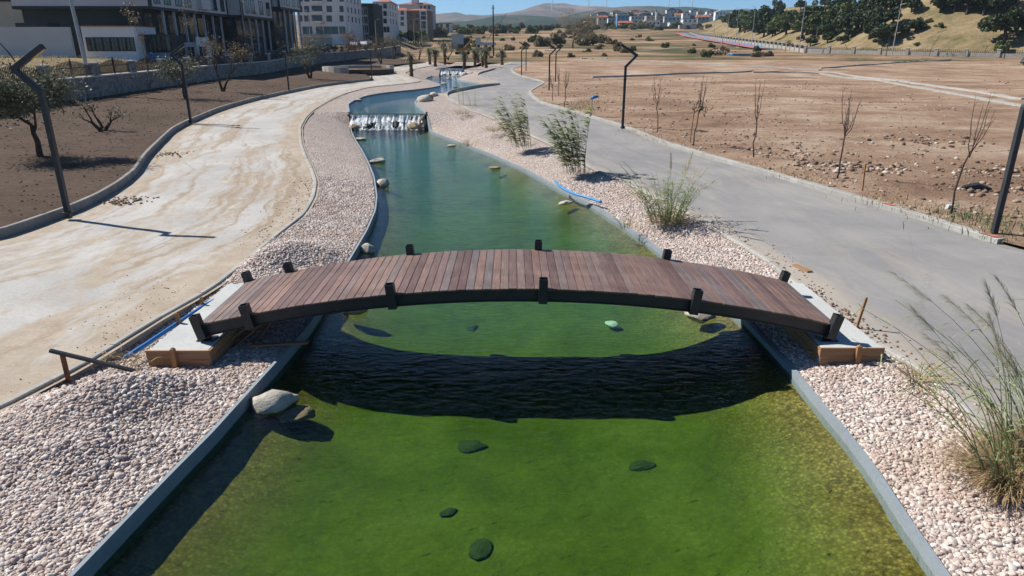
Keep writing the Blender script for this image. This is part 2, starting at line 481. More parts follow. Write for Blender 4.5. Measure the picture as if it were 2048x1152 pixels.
def nz(x, y, s, o=0.0):
    return mnoise.noise(Vector((x * s + o, y * s - o, o * .37)))
def fbm(x, y, s, o=0.0):
    return nz(x, y, s, o) + .5 * nz(x, y, s * 2.1, o + 3) + .25 * nz(x, y, s * 4.3, o + 7)
def loft(name, mat, A, B, zf, n, rows=None, power=1.0, smooth=True, **kw):
    """sheet between the lines A and B; zf(x,y,u) height"""
    rows = np.arange(len(YS)) if rows is None else rows
    us = np.linspace(0, 1, n) ** power
    V = np.empty((len(rows), n, 3))
    for i, r in enumerate(rows):
        for j, u in enumerate(us):
            x = A[r] + (B[r] - A[r]) * u
            V[i, j] = (x, YS[r], zf(x, YS[r], u))
    idx = np.arange(len(rows) * n).reshape(len(rows), n)
    Fc = np.stack([idx[:-1, :-1], idx[:-1, 1:], idx[1:, 1:], idx[1:, :-1]], -1).reshape(-1, 4)
    me = np_mesh(name, V.reshape(-1, 3), Fc, smooth)
    me.attributes.new('u', 'FLOAT', 'POINT').data.foreach_set('value', np.tile(us, len(rows)).astype(np.float32))
    return link(name, me, mat, **kw)
def rows(a, b): return np.where((YS >= a) & (YS <= b))[0]

# base ground far below the works, reaching the horizon on every side
def ground_sheet():
    n = 40
    t = np.linspace(-1, 1, n); xs = np.sign(t) * np.abs(t) ** 2.2 * 9000
    V = np.array([(x, y, -2.6) for y in xs for x in xs]); idx = np.arange(n * n).reshape(n, n)
    Fc = np.stack([idx[:-1, :-1], idx[:-1, 1:], idx[1:, 1:], idx[1:, :-1]], -1).reshape(-1, 4)
    link('ground', np_mesh('ground', V, Fc), M['far_field'], kind='structure', label='dry brown ground reaching the horizon', cat='ground')
ground_sheet()

# planted bank on the left, from the kerb up to the stone wall
def bank_z(x, y, u=None):
    w, k = cv(WL, y), cv(KL2, y)
    u = min(1, max(0, (x - w) / (k - w)))
    return float(g(y)) + .7 + (.26 - .7) * (u ** 1.6) + .05 * fbm(x, y, .8)
loft('bank', M['bank'], WL, KL2 - .1, bank_z, 46, power=1, kind='structure', label='dark brown tilled soil bank below the stone wall', cat='bank')
# the two ways
loft('path', M['path'], KL2 - .4, KL1 + .1, lambda x, y, u: float(g(y)) + .012 * fbm(x, y, .7), 22, kind='structure', label='dusty pale path with sand streaks beside the stream', cat='path')
loft('road', M['road'], KR1 - .1, KR2 + .3, lambda x, y, u: float(g(y)) + .004 * fbm(x, y, .7), 14, kind='structure', label='grey worn road along the right of the stream', cat='road')
# dug-over field on the right
RX = np.interp(YS, [-7, 60, 150], [120, 130, 150])
TRK = [[(1184, 156), (1330, 151), (1505, 144)], [(1600, 145), (1760, 160), (1900, 184), (2048, 212)]]
def field_z(x, y, u=None):
    d = x - cv(KR2, y)
    k = min(1, d / 3.0)
    r = abs(nz(x, y, .5, 5)) * .10 + .05 * nz(x * .5, y * 1.6, 1.3, 9) + .035 * nz(x, y, 3.1, 2) + .05 * nz(x, y, 1.3, 21)
    return float(g(y)) + .10 + k * (.10 * fbm(x, y, .11, 2) + r)
loft('field', M['field'], KR2 + .1, RX, field_z, 90, power=2.2, kind='structure', label='reddish brown dug-over field of clods beside the road', cat='field')
# street terrace behind the stone wall
TX = np.full(len(YS), -170.0)
def terrace_z(x, y, u=None):
    d = cv(WL, y) - x
    lot = np.clip((d - 1) / 9, 0, 1) * np.clip(1 - abs(y - 66) / 34, 0, 1) ** .5 * 1.5
    return float(g(y)) + 2.05 + lot + .06 * fbm(x, y, .4)
loft('terrace', M['dry_grass'], TX, WL - .25, terrace_z, 40, power=.6, kind='structure', label='raised dry grass lot and street behind the stone wall', cat='terrace')

# far ground beyond the park
def far_off(x, y):
    w = float(np.interp(y, [140, 193, 300], [-30.5, -30, -40]))
    s = np.clip((w - x) / 3, 0, 1) * np.clip((330 - y) / 90, 0, 1)
    return 2.05 * float(s)
def far_ground():
    ys = np.exp(np.linspace(math.log(148), math.log(1500), 90))
    t = np.linspace(-1, 1, 101); tx = np.sign(t) * np.abs(t) ** 1.8
    V = np.array([(x, y, float(g(y)) - .06 + far_off(x, y) + (.35 * fbm(x, y, .03, 1) + .12 * nz(x, y, .3, 4)) * min(1, (y - 146) / 60)) for y in ys for x in tx * (160 + y * 1.1)])
    idx = np.arange(90 * 101).reshape(90, 101)
    Fc = np.stack([idx[:-1, :-1], idx[:-1, 1:], idx[1:, 1:], idx[1:, :-1]], -1).reshape(-1, 4)
    link('far_field', np_mesh('far_field', V, Fc, True), M['far_field'], kind='structure', label='dry fields rising behind the park', cat='field')
far_ground()

# ------------------------------------------------------------------ gravel beds
PILES = [(un(110, 850), .36, .95), (un(235, 800), .30, .7), (un(330, 770), .2, .6), (un(180, 900), .2, .6), (un(590, 512), .42, 1.0), (un(545, 530), .26, .7)]
def gravel_z(side):
    def f(x, y, u):
        e = float(edge_z(y, side)) - .05
        k = float(g(y)) - .015
        if side < 0:
            k -= .18 * float(np.exp(-((y - 12.6) / 2.2) ** 2))
        z = e + (k - e) * u ** .8 + (.03 * fbm(x, y, 1.1) + .02 * nz(x, y, 4.0, 3)) * min(1, 8 * u)
        for c, a, r in PILES:
            z += a * math.exp(-((x - c.x) ** 2 + (y - c.y) ** 2) / r ** 2) * min(1, 6 * u) * min(1, 5 * (1 - u) + .25)
        return z
    return f
near_r, far_r = rows(-7, 30), rows(29.6, 150)
gl = loft('gravel', M['gravel'], PL - .10, KL1 - .06, gravel_z(-1), 40, near_r, kind='stuff', label='pinkish pebbles heaped between the pond wall and the dusty path', cat='gravel')
gr = loft('gravel', M['gravel'], PR + .10, KR1 + .06, gravel_z(1), 30, near_r, kind='stuff', label='pale pebbles between the pond wall and the grey road', cat='gravel')
loft('gravel', M['gravel'], PL - .10, KL1 - .06, gravel_z(-1), 12, far_r, kind='stuff', label='pinkish gravel strip curving beside the upper path', cat='gravel')
loft('gravel', M['gravel'], PR + .10, KR1 + .06, gravel_z(1), 12, far_r, kind='stuff', label='pale gravel strip curving beside the upper road', cat='gravel')

def pebble_nodes():
    t = bpy.data.node_groups.new('pebbles', 'GeometryNodeTree')
    t.interface.new_socket('Geometry', in_out='INPUT', socket_type='NodeSocketGeometry')
    t.interface.new_socket('Geometry', in_out='OUTPUT', socket_type='NodeSocketGeometry')
    N = lambda k: t.nodes.new(k)
    L = t.links.new
    gi, go = N('NodeGroupInput'), N('NodeGroupOutput')
    d = N('GeometryNodeDistributePointsOnFaces'); d.inputs['Density'].default_value = 560
    L(gi.outputs[0], d.inputs['Mesh'])
    ico = N('GeometryNodeMeshIcoSphere'); ico.inputs['Radius'].default_value = 1; ico.inputs['Subdivisions'].default_value = 2
    setp = N('GeometryNodeSetPosition'); L(ico.outputs[0], setp.inputs['Geometry'])
    nt = N('ShaderNodeTexNoise'); nt.inputs['Scale'].default_value = .9; nt.inputs['Detail'].default_value = 1
    sub = N('ShaderNodeVectorMath'); sub.operation = 'SUBTRACT'; sub.inputs[1].default_value = (.5, .5, .5)
    sc = N('ShaderNodeVectorMath'); sc.operation = 'SCALE'; sc.inputs[3].default_value = .9
    L(nt.outputs['Color'], sub.inputs[0]); L(sub.outputs[0], sc.inputs[0]); L(sc.outputs[0], setp.inputs['Offset'])
    sm = N('GeometryNodeSetMaterial'); sm.inputs['Material'].default_value = M['pebble']; L(setp.outputs[0], sm.inputs[0])
    ss = N('GeometryNodeSetShadeSmooth'); L(sm.outputs[0], ss.inputs[0])
    ins = N('GeometryNodeInstanceOnPoints'); L(d.outputs['Points'], ins.inputs['Points']); L(ss.outputs[0], ins.inputs['Instance'])
    rs = N('FunctionNodeRandomValue'); rs.data_type = 'FLOAT_VECTOR'
    rs.inputs[0].default_value = (.020, .015, .011); rs.inputs[1].default_value = (.042, .033, .026)
    rp = N('FunctionNodeRandomValue'); rp.data_type = 'FLOAT'; rp.inputs['Seed'].default_value = 9; rp.inputs[2].default_value = 0; rp.inputs[3].default_value = 1
    pw3 = N('ShaderNodeMath'); pw3.operation = 'POWER'; L(rp.outputs[1], pw3.inputs[0]); pw3.inputs[1].default_value = 4
    ma = N('ShaderNodeMath'); ma.operation = 'MULTIPLY_ADD'; L(pw3.outputs[0], ma.inputs[0]); ma.inputs[1].default_value = 1.1; ma.inputs[2].default_value = .78
    vs3 = N('ShaderNodeVectorMath'); vs3.operation = 'SCALE'; L(rs.outputs[0], vs3.inputs[0]); L(ma.outputs[0], vs3.inputs[3])
    L(vs3.outputs[0], ins.inputs['Scale'])
    rr = N('FunctionNodeRandomValue'); rr.data_type = 'FLOAT_VECTOR'; rr.inputs['Seed'].default_value = 3
    rr.inputs[0].default_value = (-.6, -.6, 0); rr.inputs[1].default_value = (.6, .6, 6.28)
    e2r = N('FunctionNodeEulerToRotation'); L(rr.outputs[0], e2r.inputs[0]); L(e2r.outputs[0], ins.inputs['Rotation'])
    j = N('GeometryNodeJoinGeometry'); L(gi.outputs[0], j.inputs[0]); L(ins.outputs[0], j.inputs[0]); L(j.outputs[0], go.inputs[0])
    return t
PN = pebble_nodes()
for o in (gl, gr):
    m = o.modifiers.new('pebbles', 'NODES'); m.node_group = PN

# ------------------------------------------------------------------ pools: bed, walls, water
def pond(i, a, b, label):
    rr = rows(a, b)
    zw, ze = ZW[i], EDGE[i]
    n = 36
    us = np.linspace(0, 1, n)
    V = np.empty((len(rr), n, 3)); E = np.empty((len(rr), n))
    for r_, r in enumerate(rr):
        for j, u in enumerate(us):
            x = PL[r] + (PR[r] - PL[r]) * u; y = YS[r]
            m = min(u, 1 - u) * (PR[r] - PL[r])
            dep = .13 + .55 * (1 - math.exp(-(m / 1.25) ** 1.5))
            V[r_, j] = (x, y, zw - dep + .03 * fbm(x, y, 1.3, 8))
            E[r_, j] = math.exp(-(m / (1.15 if u < .5 else 1.6)) ** 1.5)
    idx = np.arange(len(rr) * n).reshape(len(rr), n)
    Fc = np.stack([idx[:-1, :-1], idx[:-1, 1:], idx[1:, 1:], idx[1:, :-1]], -1).reshape(-1, 4)
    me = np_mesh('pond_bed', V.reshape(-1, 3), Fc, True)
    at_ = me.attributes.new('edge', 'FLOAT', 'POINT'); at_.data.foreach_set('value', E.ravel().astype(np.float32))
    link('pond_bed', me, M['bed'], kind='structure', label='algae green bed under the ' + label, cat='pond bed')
    wb = MB(); q = len(rr)                                   # closed body of water, its floor just under the bed
    for r in rr:
        wb.v += [(PL[r] - .03, YS[r], zw), (PR[r] + .03, YS[r], zw), (PR[r] + .03, YS[r], zw - .9), (PL[r] - .03, YS[r], zw - .9)]
    for r in range(q - 1):
        for k in range(4): wb.f.append((4 * r + k, 4 * r + (k + 1) % 4, 4 * r + 4 + (k + 1) % 4, 4 * r + 4 + k))
    wb.f += [(3, 2, 1, 0), tuple(4 * (q - 1) + k for k in range(4))]
    wb.build('water', M['water'], kind='structure', label=label, cat='water')
    for c, s, nm in ((PL, -1, 'left'), (PR, 1, 'right')):
        mb = MB(); wd = .06 if s < 0 else .10
        if i: wd = .14
        elif s > 0: ze = ER
        for r in rr:
            x, y = c[r], YS[r]
            zt_ = float(edge_z(y, s)) if (i == 0 and y < YF1) else ze
            mb.v += [(x, y, zw - .75), (x, y, zt_), (x + s * wd, y, zt_), (x + s * wd, y, zt_ - .5)]
        for k in range(len(rr) - 1):
            for q in range(3):
                mb.f.append((4 * k + q, 4 * k + q + 1, 4 * k + q + 5, 4 * k + q + 4))
        mb.build('pond_wall', M['pond_wall'], kind='structure', label='low painted pond wall on the %s of the %s' % ('path side' if s < 0 else 'road side', label), cat='wall')
pond(0, -7, YF1 + .25, 'green lower pool under the bridge')
pond(1, YF1 - .05, YF2 + .3, 'blue middle pool above the waterfall')
pond(2, YF2 - .05, 134, 'small upper pool by the young palms')

loft('gravel', M['gravel'], PL - .15, PR + .15, lambda x, y, u: max(EDGE[2], float(g(y)) - .03), 8, rows(133, 150), kind='stuff', label='pale gravel filling the head of the stream beyond the upper pool', cat='gravel')

# ------------------------------------------------------------------ kerbs, stone by stone
def kerb(name, label, c, a, b, width, top, bot, side, mat, stone=1.0, near=48, topf=None):
    rr = np.arange(a, b, .12)
    P = np.array([(cv(c, y), y) for y in rr])
    seg = np.r_[0, np.cumsum(np.hypot(*np.diff(P, axis=0).T))]
    root = empty(name, (P[0][0], P[0][1], float(g(P[0][1]))), label=label, cat='kerb', kind='structure')
    def at_s(s):
        x, y = np.interp(s, seg, P[:, 0]), np.interp(s, seg, P[:, 1])
        x2, y2 = np.interp(s + .15, seg, P[:, 0]), np.interp(s + .15, seg, P[:, 1])
        x1, y1 = np.interp(s - .15, seg, P[:, 0]), np.interp(s - .15, seg, P[:, 1])
        d = np.array([x2 - x1, y2 - y1]); d /= np.linalg.norm(d) + 1e-9
        return np.array([x, y]), np.array([d[1], -d[0]]) * side
    run = MB(); s = 0.0; k = 0
    while s < seg[-1] - .05:
        L_ = stone * (1 + .0 * k)
        e = min(s + L_ - .012, seg[-1])
        mb = MB() if at_s(s)[0][1] < near else run
        base = len(mb.v)
        jit = random.uniform(-.006, .006)
        for q in range(3):
            p, nrm = at_s(s + (e - s) * q / 2)
            z = float(g(p[1]))
            tp = (topf(p[1]) if topf else top) + jit
            o_ = p + nrm * width
            for xy, zz in ((p, bot), (p, tp - .015), (p + nrm * .02, tp), (o_ - nrm * .02, tp), (o_, tp - .015), (o_, bot)):
                mb.v.append((xy[0], xy[1], z + zz))
        for q in range(2):
            for w in range(6):
                mb.f.append((base + q * 6 + w, base + q * 6 + (w + 1) % 6, base + q * 6 + 6 + (w + 1) % 6, base + q * 6 + 6 + w))
        mb.f.append(tuple(base + w for w in range(6))); mb.f.append(tuple(base + 12 + w for w in range(5, -1, -1)))
        if mb is not run:
            mb.build('kerb_stone', mat, root)
        s += L_; k += 1
    if run.v:
        run.build('distant_kerb_run', mat, root, kind='stuff')
    return root
kerb('kerb', 'grey kerb between the dusty path and the pink gravel', KL1, 2, 140, .14, .05, -.35, -1, M['kerb'], 1.5)
kerb('kerb', 'tall dirty kerb holding the brown soil bank', KL2, 8, 97, .16, .30, -.1, -1, M['kerb_dark'], 1.2)
kerb('kerb', 'low pale kerb between the grey road and the pebbles', KR1, 2, 140, .15, .03, -.25, 1, M['kerb'], 1.2,
     topf=lambda y: .03 + .30 * math.exp(-((y - 79) / 9.5) ** 4) + .22 * math.exp(-((y - 116) / 6) ** 4))
kerb('kerb', 'pale kerb with joints between the road and the red field', KR2, 19.3, 140, .30, .16, -.1, 1, M['kerb'], 1.0)
M['red_paint'] = simple('faded_red_paint', (.38, .13, .11), .85, .5, 9)
for ya, yb in ((19.45, 19.95), (23.4, 23.8)):
    m_ = MB()
    m_.add([(cv(KR2, ya) + .03, ya, float(g(ya)) + .172), (cv(KR2, ya) + .27, ya, float(g(ya)) + .172), (cv(KR2, yb) + .27, yb, float(g(yb)) + .172), (cv(KR2, yb) + .03, yb, float(g(yb)) + .172)], [(0, 1, 2, 3)])
    m_.build('paint_mark', M['red_paint'], kind='structure', label='faded red paint mark on top of the road kerb', cat='paint mark')
# half-built footpath edgings across the field
def strip(name, label, pts, w, h, mat, dz=.1, cat='edging', kind='structure', sub=1.5):
    P = [un(x, y, dz) for x, y in pts]
    Q = []
    for a, b in zip(P[:-1], P[1:]):
        n = max(1, int((b - a).length / sub))
        Q += [a.lerp(b, i / n) for i in range(n)]
    Q.append(P[-1])
    mb = MB()
    for i, p in enumerate(Q):
        d = (Q[min(i + 1, len(Q) - 1)] - Q[max(i - 1, 0)]); d.z = 0; d.normalize()
        n_ = Vector((d.y, -d.x, 0)) * w / 2
        zt = (field_z(p.x, p.y) if p.y < 150 else float(g(p.y))) + h
        for s_, zz in ((-1, -.3), (-1, 0), (1, 0), (1, -.3)):
            mb.v.append((p.x + n_.x * s_, p.y + n_.y * s_, zt + zz))
    for i in range(len(Q) - 1):
        for k in range(3):
            mb.f.append((4 * i + k, 4 * i + k + 1, 4 * i + k + 5, 4 * i + k + 4))
    mb.f += [(0, 1, 2, 3), tuple(4 * (len(Q) - 1) + k for k in (3, 2, 1, 0))]
    return mb.build(name, mat, label=label, cat=cat, kind=kind)
strip('path_edging', 'long pale concrete edging across the red field behind the road lamp', [(1184, 156), (1330, 151), (1505, 144)], .35, .22, M['kerb'])
strip('path_edging', 'pale edging line curving to the right of the bare saplings', [(1505, 146), (1590, 146), (1640, 148), (1760, 163), (1900, 188), (2048, 216)], .5, .16, M['kerb'])
strip('path_edging', 'second pale edging line running parallel behind the first', [(1640, 144), (1680, 148), (1800, 163), (1920, 180), (2048, 201)], .5, .15, M['kerb'])
strip('path_edging', 'thin grey edging running off to the green weeds by the pillared wall', [(1640, 137), (1745, 130), (1860, 122), (1900, 119)], .4, .2, M['kerb'])
strip('path_edging', 'pale rubble edged path from the stone pile across the field', [(1180, 118), (1260, 121), (1400, 128), (1535, 135), (1640, 142)], .9, .14, M['kerb'])
strip('path_edging', 'pale curved path edge below the coloured cycle path', [(1090, 101), (1180, 102), (1260, 104), (1330, 98), (1395, 94), (1470, 93)], .8, .14, M['kerb'])
# ------------------------------------------------------------------ footbridge
BX, BH, YN, YFR = .1, 6.06, 11.96, 14.50          # centre, half length, near and far edge
Z0, RISE = .52, .74
BR = (BH ** 2 + RISE ** 2) / (2 * RISE)            # radius of the arc
BA = math.asin(BH / BR)
def arc(a, off=0.0):
    """point on the deck arc at angle a, off = distance above the deck surface"""
    r = BR + off
    return BX + r * math.sin(a), Z0 + RISE - BR + r * math.cos(a)
bridge = empty('footbridge', (BX, (YN + YFR) / 2, 0), label='arched wooden footbridge on black steel beams crossing the green pool', cat='bridge')
NPL = 76
pw = BR * 2 * BA / NPL
for k in range(NPL):
    a = -BA + (k + .5) * 2 * BA / NPL
    if k < 4:
        mb = MB()
        w_, l_, t_ = pw / 2 - .0045, (YFR - YN) / 2 + .03, .032
        mb.box((-w_, -l_, -t_), (w_, l_, 0))
        if k == 0: plank_meshes = []
        me = mb.mesh('plank'); plank_meshes.append(me)
    o = link('plank', plank_meshes[k % 4], M['plank'], bridge)
    x, z = arc(a, random.uniform(-.003, .003))
    o.location = (x - BX, random.uniform(-.012, .012), z)
    o.rotation_euler = (0, a, 0)
    m = o.modifiers.new('bevel', 'BEVEL'); m.width = .004; m.segments = 1
def arc_beam(y0, y1, top, bot, ext=.0):
    mb = MB(); n = 40
    for i in range(n + 1):
        a = -BA - ext + 2 * (BA + ext) * i / n
        for yy, off in ((y0, bot), (y0, top), (y1, top), (y1, bot)):
            x, z = arc(a, off); mb.v.append((x, yy, z))
    for i in range(n):
        for q in range(4):
            mb.f.append((4 * i + q, 4 * i + (q + 1) % 4, 4 * i + 4 + (q + 1) % 4, 4 * i + 4 + q))
    mb.f += [(0, 1, 2, 3), tuple(4 * n + q for q in (3, 2, 1, 0))]
    return mb
for y0, y1 in ((YN + .02, YN + .10), (YFR - .10, YFR - .02)):
    bm_ = arc_beam(y0, y1, -.034, -.25).build('side_beam', M['black_steel'], bridge)
    fl = arc_beam(y0 - .03 if y0 < 13 else y0 - .05, y1 + .05 if y0 < 13 else y1 + .03, -.25, -.266).build('flange', M['black_steel'], bm_)
for yy in (12.85, 13.6):
    arc_beam(yy - .04, yy + .04, -.034, -.2).build('inner_joist', M['black_steel'], bridge)
for k in range(1, 12):
    a = -BA + k * 2 * BA / 12
    x, z = arc(a, -.19)
    MB().box((x - .03, YN + .1, z - .05), (x + .03, YFR - .1, z + .05)).build('cross_member', M['black_steel'], bridge)
for px_ in (-5.93, -4.98, -2.25, .58, 3.43, 6.10):
    a = math.asin(max(-1, min(1, (px_ - BX) / BR)))
    for yy in (YN - .035, YFR + .035):
        mb = MB(); w_, t_ = .08, .012
        lo_, hi_ = -.275, .205
        _, z = arc(a)
        dx = -math.sin(a) * 0
        rot = Matrix.Translation((px_, yy, z)) @ Matrix.Rotation(a, 4, 'Y')
        for q in ((-w_, -w_, w_, -w_ + t_), (-w_, w_ - t_, w_, w_), (-w_, -w_ + t_, -w_ + t_, w_ - t_), (w_ - t_, -w_ + t_, w_, w_ - t_)):
            mb.box((q[0], q[1], lo_), (q[2], q[3], hi_), rot)
        mb.box((-w_ + t_, -w_ + t_, hi_ - .12), (w_ - t_, w_ - t_, hi_ - .11), rot)
        mb.build('railing_post', M['black_steel'], bridge)
for sx in (-1, 1):
    for yy in (YN + .06, YFR - .06):
        x = BX + sx * (BH - .12)
        MB().box((x - .16, yy - .13, .20), (x + .16, yy + .13, .222)).build('base_plate', M['black_steel'], bridge)
        MB().box((x - .06, yy - .05, .222), (x + .06, yy + .05, .36)).build('bearing_foot', M['black_steel'], bridge)

# ------------------------------------------------------------------ abutments in their formwork
def abutment(label, x0, x1, y0, y1, inner):
    r = empty('bridge_abutment', ((x0 + x1) / 2, (y0 + y1) / 2, 0), label=label, cat='abutment')
    n = 14; mb = MB()
    mb.box((x0, y0, -.6), (x1, y1, .2))
    mb.build('concrete_slab', M['slab'], r, bevel=.012)
    MB().box((x0 - .035, y0 - .035, .03), (x1 + .035, y0 - .003, .207)).build('formwork_board', M['timber'], r)
    MB().box((x0 - .02, y0 - .033, -.22), (x1 + .02, y0 - .004, .024)).build('formwork_board', M['timber'], r)
    xi = x1 + .003 if inner > 0 else x0 - .035
    MB().box((xi, y0, .03), (xi + .032, y1, .19)).build('formwork_board', M['timber'], r)
    MB().box((xi, y0 + .1, -.3), (xi + .032, y1, .02)).build('formwork_board', M['timber'], r)
    return r
abL = abutment('concrete footing in raw timber formwork beside the blue pipe', -6.72, -5.62, 11.5, 15.25, 1)
abR = abutment('concrete footing with one brown board below the tall leaning stake', 5.78, 6.9, 11.62, 15.3, -1)
def stake(px, py, h, label, z=None, lean=(0, 0), w=.05, name='timber_stake', mat=None, cat='stake', group=None, at_=None):
    p = Vector(at_) if at_ else un(px, py) if z is None else un(px, py, z=z)
    r = MB()
    a, b = Vector((p.x, p.y, p.z - .25)), Vector((p.x + lean[0], p.y + lean[1], p.z + h))
    r.bar(a, b, w, w * .8, up=(0, 1, 0))
    tip = [b + Vector((s_ * w * .5, t_ * w * .4, 0)) for s_, t_ in ((-1, -1), (1, -1), (1, 1), (-1, 1))]
    r.add(tip + [b + Vector((0, 0, w * .5))], [(0, 1, 4), (1, 2, 4), (2, 3, 4), (3, 0, 4)])
    o = r.build(name, mat or M['timber_v'], None, label=label, cat=cat, group=group)
    return o
stake(0, 0, .40, 'timber stake nailed to the front formwork board of the left footing', w=.085, at_=(x_at(346, 705, 11.42), 11.42, -.14))
stake(362, 655, .30, 'short timber stake between the blue pipe and the footing corner', z=.1, lean=(-.04, 0), w=.07)
stake(408, 618, .26, 'short timber stake where the blue pipe goes under the deck', z=.1, lean=(-.02, 0), w=.06)
stake(0, 0, .36, 'timber stake nailed to the board of the right footing', w=.085, at_=(x_at(1718, 700, 11.54), 11.54, -.1))
stake(1711, 652, .62, 'tall leaning orange timber stake beside the deck on the road edge', z=.05, lean=(.12, 0), w=.045)
stake(1724, 388, 1.15, 'thin yellow stake behind the jointed kerb near the rubble heap', lean=(-.06, 0), w=.05, mat=M['timber_v'])
stake(1379, 290, 2.0, 'bare wooden stake beside the second bare sapling', lean=(.1, 0), w=.05)
stake(1183, 236, 1.35, 'short grey stake carrying a scrap of blue plastic', w=.06, mat=M['kerb'])
_p = un(1183, 236)
mb = MB(); mb.tube([(_p.x - .1, _p.y, _p.z + 1.3), (_p.x + .1, _p.y - .08, _p.z + 1.42), (_p.x + .4, _p.y, _p.z + 1.46)], [.06, .13, .07], 7)
mb.build('plastic_scrap', M['blue_pipe'], smooth=True, label='crumpled blue plastic scrap tied on the grey stake', cat='plastic')
# boards and sticks lying about
def board(px, py, ang, l, w, t, label, z=None, tilt=0.0, mat='timber', name='loose_board'):
    p = un(px, py) if z is None else un(px, py, z=z)
    mb = MB(); mb.box((-l / 2, -w / 2, 0), (l / 2, w / 2, t))
    o = mb.build(name, M[mat], label=label, cat='board')
    o.location = p + Vector((0, 0, .004)); o.rotation_euler = (0, tilt, ang)
    return o
board(1604, 538, R(105), .62, .16, .04, 'small offcut board lying on the grey road')
board(1640, 705, 0, .5, .05, .03, 'thin stick on the pebbles by the right footing', z=-.02)
board(560, 690, R(8), 1.1, .1, .04, 'dusty plank lying on the shaded gravel under the bridge', z=-.08)
for k, (x, y, a, l) in enumerate([(500, 668, 60, .9), (530, 660, 75, 1.1), (470, 672, 50, .8)]):
    board(x, y, R(a), l, .07, .04, ['short formwork batten leaning in the dark under the deck', 'longest formwork batten leaning in the dark under the deck', 'batten leaning against the left footing under the deck'][k], z=-.02, tilt=-.35)
# blue hoses
def pipe(name, label, pts, r, mat, zs):
    P = [un(x, y, z=z) for (x, y), z in zip(pts, zs)]
    Q = []
    for i in range(len(P) - 1):
        p0, p1, p2, p3 = P[max(0, i - 1)], P[i], P[i + 1], P[min(len(P) - 1, i + 2)]
        for k in range(6):
            t = k / 6
            Q.append(.5 * ((2 * p1) + (p2 - p0) * t + (2 * p0 - 5 * p1 + 4 * p2 - p3) * t * t + (3 * p1 - p0 - 3 * p2 + p3) * t ** 3))
    Q.append(P[-1])
    return MB().tube(Q, r, 9).build(name, mat, smooth=True, label=label, cat='pipe')
pipe('water_pipe', 'long dark blue pipe lying along the kerb past the left footing', [(250, 716), (290, 690), (335, 660), (370, 637), (405, 614), (440, 594), (475, 572)], .045, M['blue_pipe'], [.02, .11, .17, .19, .18, .14, .05])
pipe('water_pipe', 'short bright blue pipe lying on the pebbles by the pond edge', [(1110, 362), (1125, 376), (1150, 388), (1178, 396), (1202, 404)], .05, M['blue_pipe2'], [.26, .12, .08, .06, .06])
pipe('cable', 'thin dark cable crossing the dusty path far from the bridge', [(385, 247), (430, 249), (480, 251)], .03, M['black_steel'], [.75, .75, .76])
# dark bar propped on a post by the path kerb
pb = un(135, 752, z=.04)
bar = empty('propped_bar', pb, label='black metal bar propped on a rusty post at the gravel heap', cat='metal bar')
M['rust'] = simple('rusty_steel', (.12, .055, .03), .8, .4, 10)
MB().bar((pb.x, pb.y, -.1), (pb.x, pb.y, pb.z + .42), .06, .06).build('post', M['rust'], bar)
q1, q2 = un(270, 742, z=.06), at(93, 692, (pb.y) / .92)
MB().bar(q1, Vector((q2.x, pb.y - .02, pb.z + .50)), .07, .05).build('bar', M['black_steel'], bar)
# dry twigs tangled beside the bar
def twigs(px, py, n, r, label, z=0.0, l=.35, mat=None):
    p = un(px, py, z=z); mb = MB()
    for _ in range(n):
        a = p + Vector((rng.normal(0, r), rng.normal(0, r * .7), abs(rng.normal(0, .05))))
        d = Vector((rng.normal(), rng.normal(), rng.normal() * .5)).normalized() * l * rng.uniform(.4, 1.2)
        mb.tube([a, a + d * .5 + Vector((0, 0, .04)), a + d], [.006, .005, .003], 3)
    return mb.build('twig_tangle', mat or M['dry_stalk'], kind='stuff', label=label, cat='twigs')
M['dry_stalk'] = simple('dry_stalk', (.42, .31, .17), .85, .3, 6)
twigs(265, 722, 60, .28, 'tangle of dry twigs between the blue pipe and the black bar', .03)

# ------------------------------------------------------------------ boulders
def rock_mesh(seed, flat=.6, sub=3, rough=.33):
    bm = bmesh.new(); bmesh.ops.create_icosphere(bm, subdivisions=sub, radius=1)
    rr = random.Random(seed); o = Vector((rr.uniform(-50, 50), rr.uniform(-50, 50), rr.uniform(-50, 50)))
    cuts = [(Vector((rr.gauss(0, 1), rr.gauss(0, 1), rr.gauss(0, .7))).normalized(), rr.uniform(.55, .85)) for _ in range(7)]
    for v in bm.verts:
        d = v.co.normalized()
        k = 1 + rough * mnoise.noise(d * 1.3 + o) + rough * .4 * mnoise.noise(d * 3.4 + o)
        p = d * k
        for n_, c in cuts:
            t = p.dot(n_)
            if t > c: p = p - n_ * (t - c) * .85
        v.co = (p.x, p.y, p.z * flat)
    me = bpy.data.meshes.new('boulder'); bm.to_mesh(me); bm.free()
    me.polygons.foreach_set('use_smooth', np.ones(len(me.polygons), bool))
    return me
ROCKS = [rock_mesh(i, f) for i, f in enumerate((.6, .5, .75, .45, .65, .55))]
def boulder(p, s, label, mat='rock', var=0, rz=0.0, sink=.3, sz=None, group=None, name='boulder', cat='boulder'):
    o = link(name, ROCKS[var % 6].copy(), M[mat], label=label, cat=cat, group=group)
    sz = sz or (s, s * .8, s * .8)
    o.scale = sz; o.rotation_euler = (0, 0, rz); o.location = Vector(p) + Vector((0, 0, sz[2] * (.6 - sink)))
    return o
zw0 = ZW[0]
M['rock_moss'] = mat_rock('mossy_bed_stone', (.055, .075, .018))
boulder(un(545, 812, z=zw0), .42, 'largest pale boulder standing out of the green water by the near wall', var=0, rz=.5, sz=(.46, .26, .34), sink=.5)
boulder(un(588, 835, z=zw0 - .2), .35, 'mossy submerged boulder beside the largest pale boulder', 'rock_tan', var=3, rz=.2, sz=(.36, .26, .22), sink=.35)
